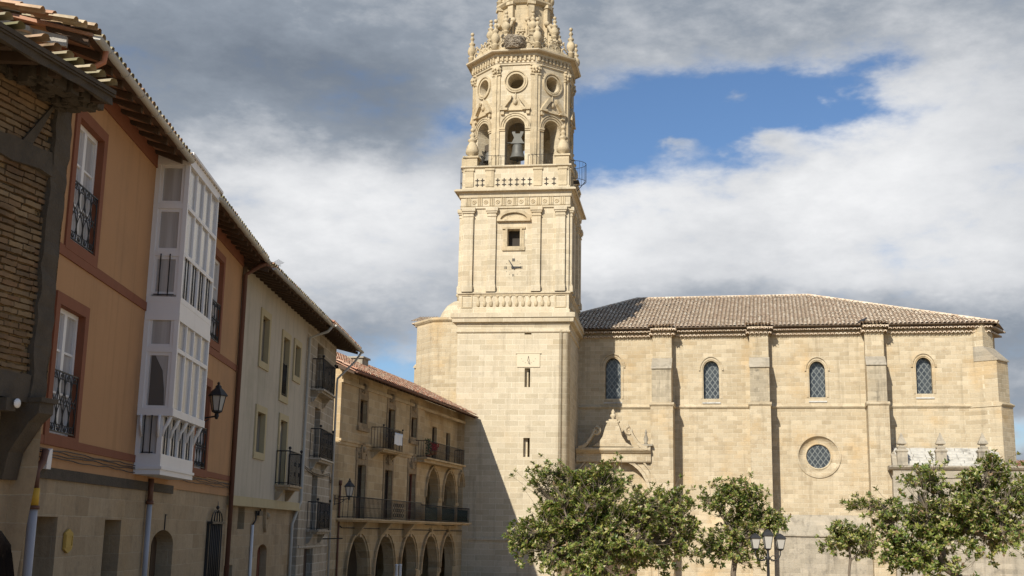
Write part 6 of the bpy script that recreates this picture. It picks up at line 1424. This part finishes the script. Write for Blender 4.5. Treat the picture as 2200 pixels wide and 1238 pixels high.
mb = MB(); mb.M = Matrix.Translation((ux - ra - .05, -ox, 0)); tile_ends(mb, -.3, .9, -1.5, .95, zz + .0, .235, .098); tile_ends(mb, -.5, 1.0, -1.5, 1.15, zz + .19, .235, .098); tile_sheet(mb, Vector((-.55, 1.2, zz + .38)), (1, 0, 0), (0, -1, .3), 1.7, 2.8, pitch=.235, rr=.09); mb.build('tile_cornice', 'nave_tiles', nr, normals=False)
mb = MB(); zq = N.z(899, 782, ox + 1); mb.M = Matrix.Translation((ux - ra - .05, -ox, 0)); mb.box(-.18, .5, -2.0, .95, -1.5, zq - .3); mb.prism_oz([(-2, zq), (.4, zq), (1.1, zq - .34), (1.1, zq - .28), (.5, zq + .05), (-2, zq + .05)], -.25, .56); mb.build('side_buttress', 'nave_stone', nr)
# a dark bird on the eaves
bp_ = N.W(N.u(1853, 690, eo - .5), eo - .5, N.z(1853, 696, eo - .5))
bird = thing('perched_bird', 'small dark bird perched on the church roof edge above third buttress', 'bird', bp_, nr.rotation_euler[2])
mb = MB(); pts = [(-.34, .12), (-.2, .16), (-.05, .22), (.1, .27), (.2, .36), (.26, .42), (.33, .40)]; rad = [.03, .08, .13, .13, .08, .075, .02]
for (a, za), (b, zb), r1, r2 in zip(pts, pts[1:], rad, rad[1:]): pass
n = 10; rings = []
for (x, z), r in zip(pts, rad): rings.append([mb.vert(x, r * math.cos(2 * PI * k / n), z + r * math.sin(2 * PI * k / n)) for k in range(n)])
for A_, B_ in zip(rings, rings[1:]):
    for k in range(n): mb.quadidx((A_[k], A_[(k + 1) % n], B_[(k + 1) % n], B_[k]), True)
mb.quadidx(rings[0][::-1]); mb.quadidx(rings[-1]); mb.tube([(.02, .04, 0), (.03, .04, .14)], .012, 5); mb.tube([(.02, -.04, 0), (.03, -.04, .14)], .012, 5); mb.build('body', 'bird_feathers', bird)
MB().tube([(.33, 0, .40), (.42, 0, .38)], .018, 5, .004).build('beak', 'grey_timber', bird)
# low wall and house at the far right, beyond the chapel
fq = at(2176, 1010, 118.0)
LH = Fac('garden_house', 'low distant stone outbuilding behind the chapel at the right edge', 'house', (fq.x, fq.y), 102.0)
hz = LH.z(2190, 1003); mb = MB(); mb.wall(0, 14, -2, hz, 0, [('rect', 4, 5.2, hz - 2.6, hz - 1.4)], .3); mb.face([(0, 0, -2), (0, -7, -2), (0, -7, hz), (0, 0, hz)]); mb.build('wall', 'grey_stone', LH.root)
mb = MB(); tile_sheet(mb, Vector((-.3, .4, hz)), (1, 0, 0), (0, -1, .2), 14.6, 4.2, pitch=.25); mb.build('roof_tiles', 'red_tiles', LH.root, normals=False)
mb = MB(); mb.prism_oz([(.35, hz), (-3.6, hz + .78), (-7.5, hz), (-7.5, hz - .1), (.35, hz - .08)], -.3, 14.3); mb.build('roof', 'red_tiles', LH.root)
MB().fill(('rect', 4, 5.2, hz - 2.6, hz - 1.4), -.25).build('window', 'dark_pane', LH.root)

# ------------------------------------------------------------------ street lamp with three lanterns
lq = at(1650, 1200, 42.0); gz_ = ground_z(42.0)
lamp = thing('street_lamp', 'black iron street lamp with three lanterns standing before the church trees', 'lamp', (lq.x, lq.y, gz_))
lzz = lambda py: at(1650, py, 42.0).z - gz_
zb0 = lzz(1180); zt0_ = lzz(1147); hL = (zt0_ - zb0)
off = at(1676, 1165, 42.0).x - lq.x
mb = MB(); zj = lzz(1198)
mb.lathe([(.22, 0), (.22, .12), (.14, .2), (.12, .9), (.15, .95), (.08, 1.05), (.055, 1.2), (.045, zj - .1), (.075, zj - .06), (.05, zj), (.04, zb0 - .02)], 0, 0, 14); mb.build('pole', 'iron', lamp)
for ang in (0, 180):
    c = math.cos(R(ang)); mb = MB()
    mb.tube([(c * .03, 0, zj + .05), (c * off * .25, 0, zj - .06), (c * off * .55, 0, zj - .10), (c * off * .85, 0, zj - .04), (c * off, 0, zj + .1), (c * off, 0, zb0 - .03)], .02, 6)
    mb.tube([(c * (off * .42 + .09 * math.cos(k * PI / 5)), 0, zj - .03 + .09 * math.sin(k * PI / 5)) for k in range(9)], .014, 5)
    mb.tube([(c * (off * .12 + .07 * math.cos(k * PI / 5)), 0, zj - .12 + .07 * math.sin(k * PI / 5)) for k in range(9)], .014, 5); mb.build('arm', 'iron', lamp)
def lamp_head(cx, z0, h, rw):
    ln = MB(); 
    ln.lathe([(rw * 1.25, z0 + h * .66), (rw * 1.25, z0 + h * .70), (rw * .8, z0 + h * .86), (rw * .4, z0 + h * .94), (rw * .12, z0 + h)], cx, 0, 4, PI / 4, False)
    for k in range(4):
        t = PI / 4 + k * PI / 2; ln.tube([(cx + rw * .62 * math.cos(t), rw * .62 * math.sin(t), z0), (cx + rw * 1.05 * math.cos(t), rw * 1.05 * math.sin(t), z0 + h * .67)], .014, 4)
    ln.lathe([(.05, z0 - .05), (rw * .7, z0), (rw * .7, z0 + .025)], cx, 0, 4, PI / 4, False)
    hd = ln.build('lantern', 'iron', lamp)
    MB().lathe([(rw * .6, z0 + .02), (rw * 1.02, z0 + h * .66)], cx, 0, 4, PI / 4, False).build('glass_panes', 'lamp_glass', hd)
hh = lzz(1147) - lzz(1181)
lamp_head(-off, zb0, hh * 1.0, .2); lamp_head(off, zb0, hh * 1.0, .2); lamp_head(0, zb0 + .0, hh * 1.27, .2)

# ------------------------------------------------------------------ magnolia trees
def magnolia(name, label, base, blobs, ntips, seed, trunk_r, stems, fork, nleaf=(11, 18), leaf=.145, low=0.0, dens=.62):
    """trunk + limbs grown to twig tips spread through the crown's clumps; a rosette of leaves at each tip"""
    rnd = random.Random(seed); base = Vector(base)
    root = thing(name, label, 'tree', base, 0, 'magnolia trees of the square')
    clumps = []
    for (x, y, z, rx, ry, rz, wgt) in blobs:
        for i in range(wgt):
            v = Vector((rnd.gauss(0, 1), rnd.gauss(0, 1), rnd.gauss(0, 1))).normalized() * (rnd.random() ** .45)
            clumps.append((Vector((x + v.x * rx, y + v.y * ry, z + v.z * rz)), rnd.uniform(.22, .52)))
    tips = []
    for i in range(ntips):
        c, r = rnd.choice(clumps); v = Vector((rnd.gauss(0, 1), rnd.gauss(0, 1), rnd.gauss(0, .8))) * r * dens
        p = c + v
        if p.z > low: tips.append(p)
    nodes = [(Vector((0, 0, 0)), None, 0)]
    k = 5
    for i in range(1, k + 1): nodes.append((Vector((.05 * math.sin(i * 1.3), .05 * math.cos(i), fork * i / k)), len(nodes) - 1, 0))
    top = len(nodes) - 1
    cs = [c for c, r in clumps]; rnd.shuffle(cs)
    for c in sorted(cs[:stems * 3], key=lambda q: (q - nodes[top][0]).length):
        bi = min(range(top, len(nodes)), key=lambda j: (nodes[j][0] - c).length + .25 * (nodes[j][0] - nodes[top][0]).length)
        prev = bi; a = nodes[bi][0]; L = (c - a).length; n = max(2, int(L / .3))
        for s_ in range(1, n + 1):
            t = s_ / n; q = a.lerp(c, t) + Vector((rnd.uniform(-.06, .06), rnd.uniform(-.06, .06), .22 * L * math.sin(PI * t) * (.25 if c.z > a.z else -.1)))
            nodes.append((q, prev, 1)); prev = len(nodes) - 1
    nb = len(nodes); leaders = []
    import mathutils
    kd = mathutils.kdtree.KDTree(nb)
    for i, nd in enumerate(nodes): kd.insert(nd[0], i)
    kd.balance()
    for p in tips:
        q, i, d = kd.find(p + (nodes[top][0] - p) * .12); i = max(i, top); q = nodes[i][0]
        m_ = q.lerp(p, .55) + Vector((rnd.uniform(-.08, .08), rnd.uniform(-.08, .08), -.05 * d))
        nodes.append((m_, i, 2)); nodes.append((p, len(nodes) - 1, 3))
    cnt = [0] * len(nodes)
    for i in range(len(nodes) - 1, 0, -1):
        cnt[i] += 1; cnt[nodes[i][1]] += cnt[i]
    tr_, br = MB(), MB()
    tot = cnt[1] or 1
    rad = lambda i: max(.006, trunk_r * (cnt[i] / tot) ** .42)
    for i in range(1, len(nodes)):
        j = nodes[i][1]
        tgt = tr_ if i <= top else br
        r0 = rad(j) if j else rad(i) * 1.25
        if i > top and j == top: r0 = min(r0, rad(i) * 1.3)
        if i > top: r0 = min(r0, rad(i) * 1.5)
        tgt.tube([(nodes[j][0].x, nodes[j][0].y, nodes[j][0].z), (nodes[i][0].x, nodes[i][0].y, nodes[i][0].z)], r0, 7 if i <= nb else 4, rad(i), cap=False)
    tr_.build('trunk', 'bark', root, normals=False); br.build('limbs', 'bark', root, normals=False)
    lf = MB(); up = Vector((0, 0, 1))
    for i in range(nb, len(nodes)):
        p, j, kd_ = nodes[i]
        if kd_ != 3: continue
        ax = (p - nodes[nodes[j][1]][0]); ax = (ax.normalized() + up * .7 + Vector((rnd.gauss(0, .25), rnd.gauss(0, .25), 0))).normalized()
        e1 = ax.orthogonal().normalized(); e2 = ax.cross(e1); ph = rnd.uniform(0, 6.28)
        for q in range(rnd.randint(*nleaf)):
            t = ph + q * 2.4; spread = rnd.uniform(.45, 1.25); d = (ax * math.cos(spread) + (e1 * math.cos(t) + e2 * math.sin(t)) * math.sin(spread)).normalized()
            s = d.cross(ax); s = s.normalized() if s.length > 1e-4 else e1; nn = s.cross(d)
            L = leaf * rnd.uniform(.5, 1.25); wl = L * rnd.uniform(.20, .27); st = p - ax * rnd.uniform(0, .12)
            a = st + d * .02; b = st + d * L * .5 - nn * L * .04; c = st + d * L - nn * L * rnd.uniform(.0, .22)
            l_, r_ = b + s * wl + nn * wl * .35, b - s * wl + nn * wl * .35
            ia, ib, ic, il, ir = [lf.vert(*v) for v in (a, b, c, l_, r_)]
            lf.quadidx((ia, ib, ic, il)); lf.quadidx((ia, ir, ic, ib))
    lf.build('crown', 'magnolia_leaves', root, normals=False)
    # MB flips the depth axis, harmless for a tree
    return root
def tbase(px, Y):
    q = at(px, 1200, Y); return Vector((q.x, q.y, ground_z(Y)))
def tree_at(px, Y, blobs_px, label, ntips, seed, trunk_r, stems, fork_py, **kw):
    b = tbase(px, Y); bl = []
    for (bx, by, rx, rz, dy, wgt) in blobs_px:
        q = at(bx, by, Y + dy) - b; s_ = (Y + dy) / FOC
        bl.append((q.x, -q.y, q.z, rx * s_, min(rx, rz) * s_ * 1.0, rz * s_, wgt))
    fk = (at(px, fork_py, Y) - b).z
    return magnolia('magnolia_tree', label, b, bl, ntips, seed, trunk_r, stems, fk, **kw)
tree_at(1275, 40.0, [(1290, 1100, 120, 85, 0, 46), (1200, 1060, 60, 65, 0, 16), (1180, 1160, 85, 55, 0, 20), (1290, 1030, 90, 40, 0, 16), (1400, 1120, 75, 85, 0, 26), (1390, 1190, 90, 55, .3, 18), (1265, 1200, 120, 55, -.4, 34), (1330, 1150, 110, 60, -.5, 20), (1200, 1110, 70, 60, -.3, 12), (1440, 1085, 45, 35, 0, 7), (1165, 1020, 24, 26, 0, 4), (1130, 1140, 40, 38, 0, 8), (1465, 1130, 35, 50, 0, 7)],
        'broad round magnolia tree with dense crown in front of the church portal', 3700, 4, .17, 16, 1275)
tree_at(1578, 43.0, [(1580, 1060, 55, 32, 0, 14), (1590, 1110, 70, 40, 0, 14), (1560, 1160, 60, 40, 0, 12), (1640, 1120, 45, 28, 0, 8), (1530, 1085, 30, 30, 0, 5), (1610, 1170, 40, 30, 0, 6), (1520, 1190, 30, 25, 0, 3)],
        'smaller open magnolia tree rising behind the three lantern street lamp', 1000, 8, .10, 8, 1205)
tree_at(1826, 50.0, [(1828, 1145, 34, 24, 0, 9), (1800, 1160, 30, 28, 0, 8), (1852, 1165, 34, 32, 0, 9)],
        'thin young magnolia sapling between street lamp and the biggest right hand tree', 420, 15, .055, 5, 1205)
tree_at(2055, 37.0, [(2060, 1110, 100, 75, 0, 34), (1975, 1140, 85, 55, 0, 26), (2120, 1050, 60, 45, 0, 16), (2160, 1110, 90, 75, 0, 30), (1985, 1200, 85, 40, 0, 16), (2135, 1008, 30, 20, 0, 6), (2000, 1040, 60, 35, 0, 9), (1860, 1080, 28, 18, 0, 3), (1903, 1098, 32, 20, 0, 4), (2260, 1090, 80, 90, 0, 18), (1950, 1190, 45, 40, 0, 8)],
        'large spreading magnolia tree with bare forking limbs at the right edge', 2700, 23, .15, 14, 1235)

# ------------------------------------------------------------------ passer-by at the bottom left corner
pq = at(-52, 1190, 4.6); pz_ = ground_z(4.6); hgt = at(0, 1147, 4.6).z - pz_
per = thing('person', 'dark haired person in dark coat passing at the bottom left corner', 'person', (pq.x, pq.y, pz_), R(-40))
def skin_body(par, name, joints, edges, mat):
    me = bpy.data.meshes.new(name); me.from_pydata([j[:3] for j in joints], edges, []); ob = bpy.data.objects.new(name, me); COL.objects.link(ob); ob.parent = par
    md = ob.modifiers.new('skin', 'SKIN'); ob.modifiers.new('sub', 'SUBSURF').levels = 2; ob.modifiers['sub'].render_levels = 2
    for i, j in enumerate(joints): me.skin_vertices[0].data[i].radius = (j[3], j[4] if len(j) > 4 else j[3])
    me.skin_vertices[0].data[0].use_root = True
    me.materials.append(MATS[mat]); return ob
s_ = hgt / 1.72
J = [(0, 0, .95, .15, .12), (0, 0, 1.18, .14, .10), (0, .0, 1.38, .16, .10), (0, .01, 1.47, .055), (0, .0, 1.55, .06), (0, -.01, 1.64, .085, .095), (0, -.0, 1.70, .06),
     (.17, 0, 1.40, .055), (.22, .02, 1.14, .045), (.23, -.06, .90, .035), (.23, -.08, .80, .03), (-.17, 0, 1.40, .055), (-.22, .03, 1.14, .045), (-.22, .0, .89, .035), (-.22, -.02, .79, .03),
     (.09, 0, .88, .09), (.10, -.03, .50, .06), (.10, .02, .10, .042), (.10, -.12, .04, .035), (-.09, 0, .88, .09), (-.10, .03, .50, .06), (-.10, .1, .12, .042), (-.10, -.03, .05, .035)]
Ed = [(0, 1), (1, 2), (2, 3), (3, 4), (4, 5), (5, 6), (2, 7), (7, 8), (8, 9), (9, 10), (2, 11), (11, 12), (12, 13), (13, 14), (0, 15), (15, 16), (16, 17), (17, 18), (0, 19), (19, 20), (20, 21), (21, 22)]
skin_body(per, 'body', [tuple(v * s_ for v in j) for j in J], Ed, 'skin')
mb = MB(); n = 18
mb.lathe([(r * s_, z * s_) for r, z in ((.27, .55), (.235, .9), (.20, 1.1), (.22, 1.3), (.20, 1.42), (.10, 1.48), (.075, 1.5))], 0, 0, n)
for sg in (-1, 1): mb.tube([(sg * .17 * s_, 0, 1.42 * s_), (sg * .225 * s_, -.02 * s_, 1.14 * s_), (sg * .235 * s_, .05 * s_, .88 * s_)], .075 * s_, 10, .05 * s_)
mb.build('coat', 'dark_coat', per)
mb = MB(); rnd = random.Random(9)
for i in range(260):
    t = rnd.uniform(-.2, PI + .2); zz = rnd.uniform(-.5, 1)
    a = Vector((.10 * math.cos(t) * math.sqrt(max(0, 1 - max(zz, 0) ** 2)), -.11 * math.sin(t) * math.sqrt(max(0, 1 - max(zz, 0) ** 2)), 1.64 + .10 * max(zz, -.2)))
    pts = [a, a * 1.0 + Vector((a.x * .25, a.y * .2, -.10)), Vector((a.x * 1.5, a.y * 1.35 - .01, 1.50 + .04 * zz)), Vector((a.x * 1.6 + rnd.uniform(-.02, .02), a.y * 1.4 - .02, 1.36 + rnd.uniform(-.05, .05)))]
    mb.tube([tuple(q * s_) for q in pts], .016 * s_, 4, .006 * s_)
mb.lathe([(.01, 1.745 * s_), (.07 * s_, 1.73 * s_), (.108 * s_, 1.68 * s_), (.112 * s_, 1.62 * s_), (.10 * s_, 1.56 * s_)], 0, -.012, 14)
mb.build('hair', 'brown_hair', per)
mb = MB()
for sg in (-1, 1): mb.sphere(sg * .033 * s_, .088 * s_, 1.645 * s_, .011 * s_, 8)
mb.build('eyes', 'bird_feathers', per)
mb = MB(); mb.prism_oz([(.08 * s_, 1.65 * s_), (.115 * s_, 1.605 * s_), (.08 * s_, 1.60 * s_)], -.014 * s_, .014 * s_); mb.tube([(-.022 * s_, .088 * s_, 1.575 * s_), (.022 * s_, .088 * s_, 1.575 * s_)], .006 * s_, 5); mb.build('nose_and_mouth', 'skin', per)
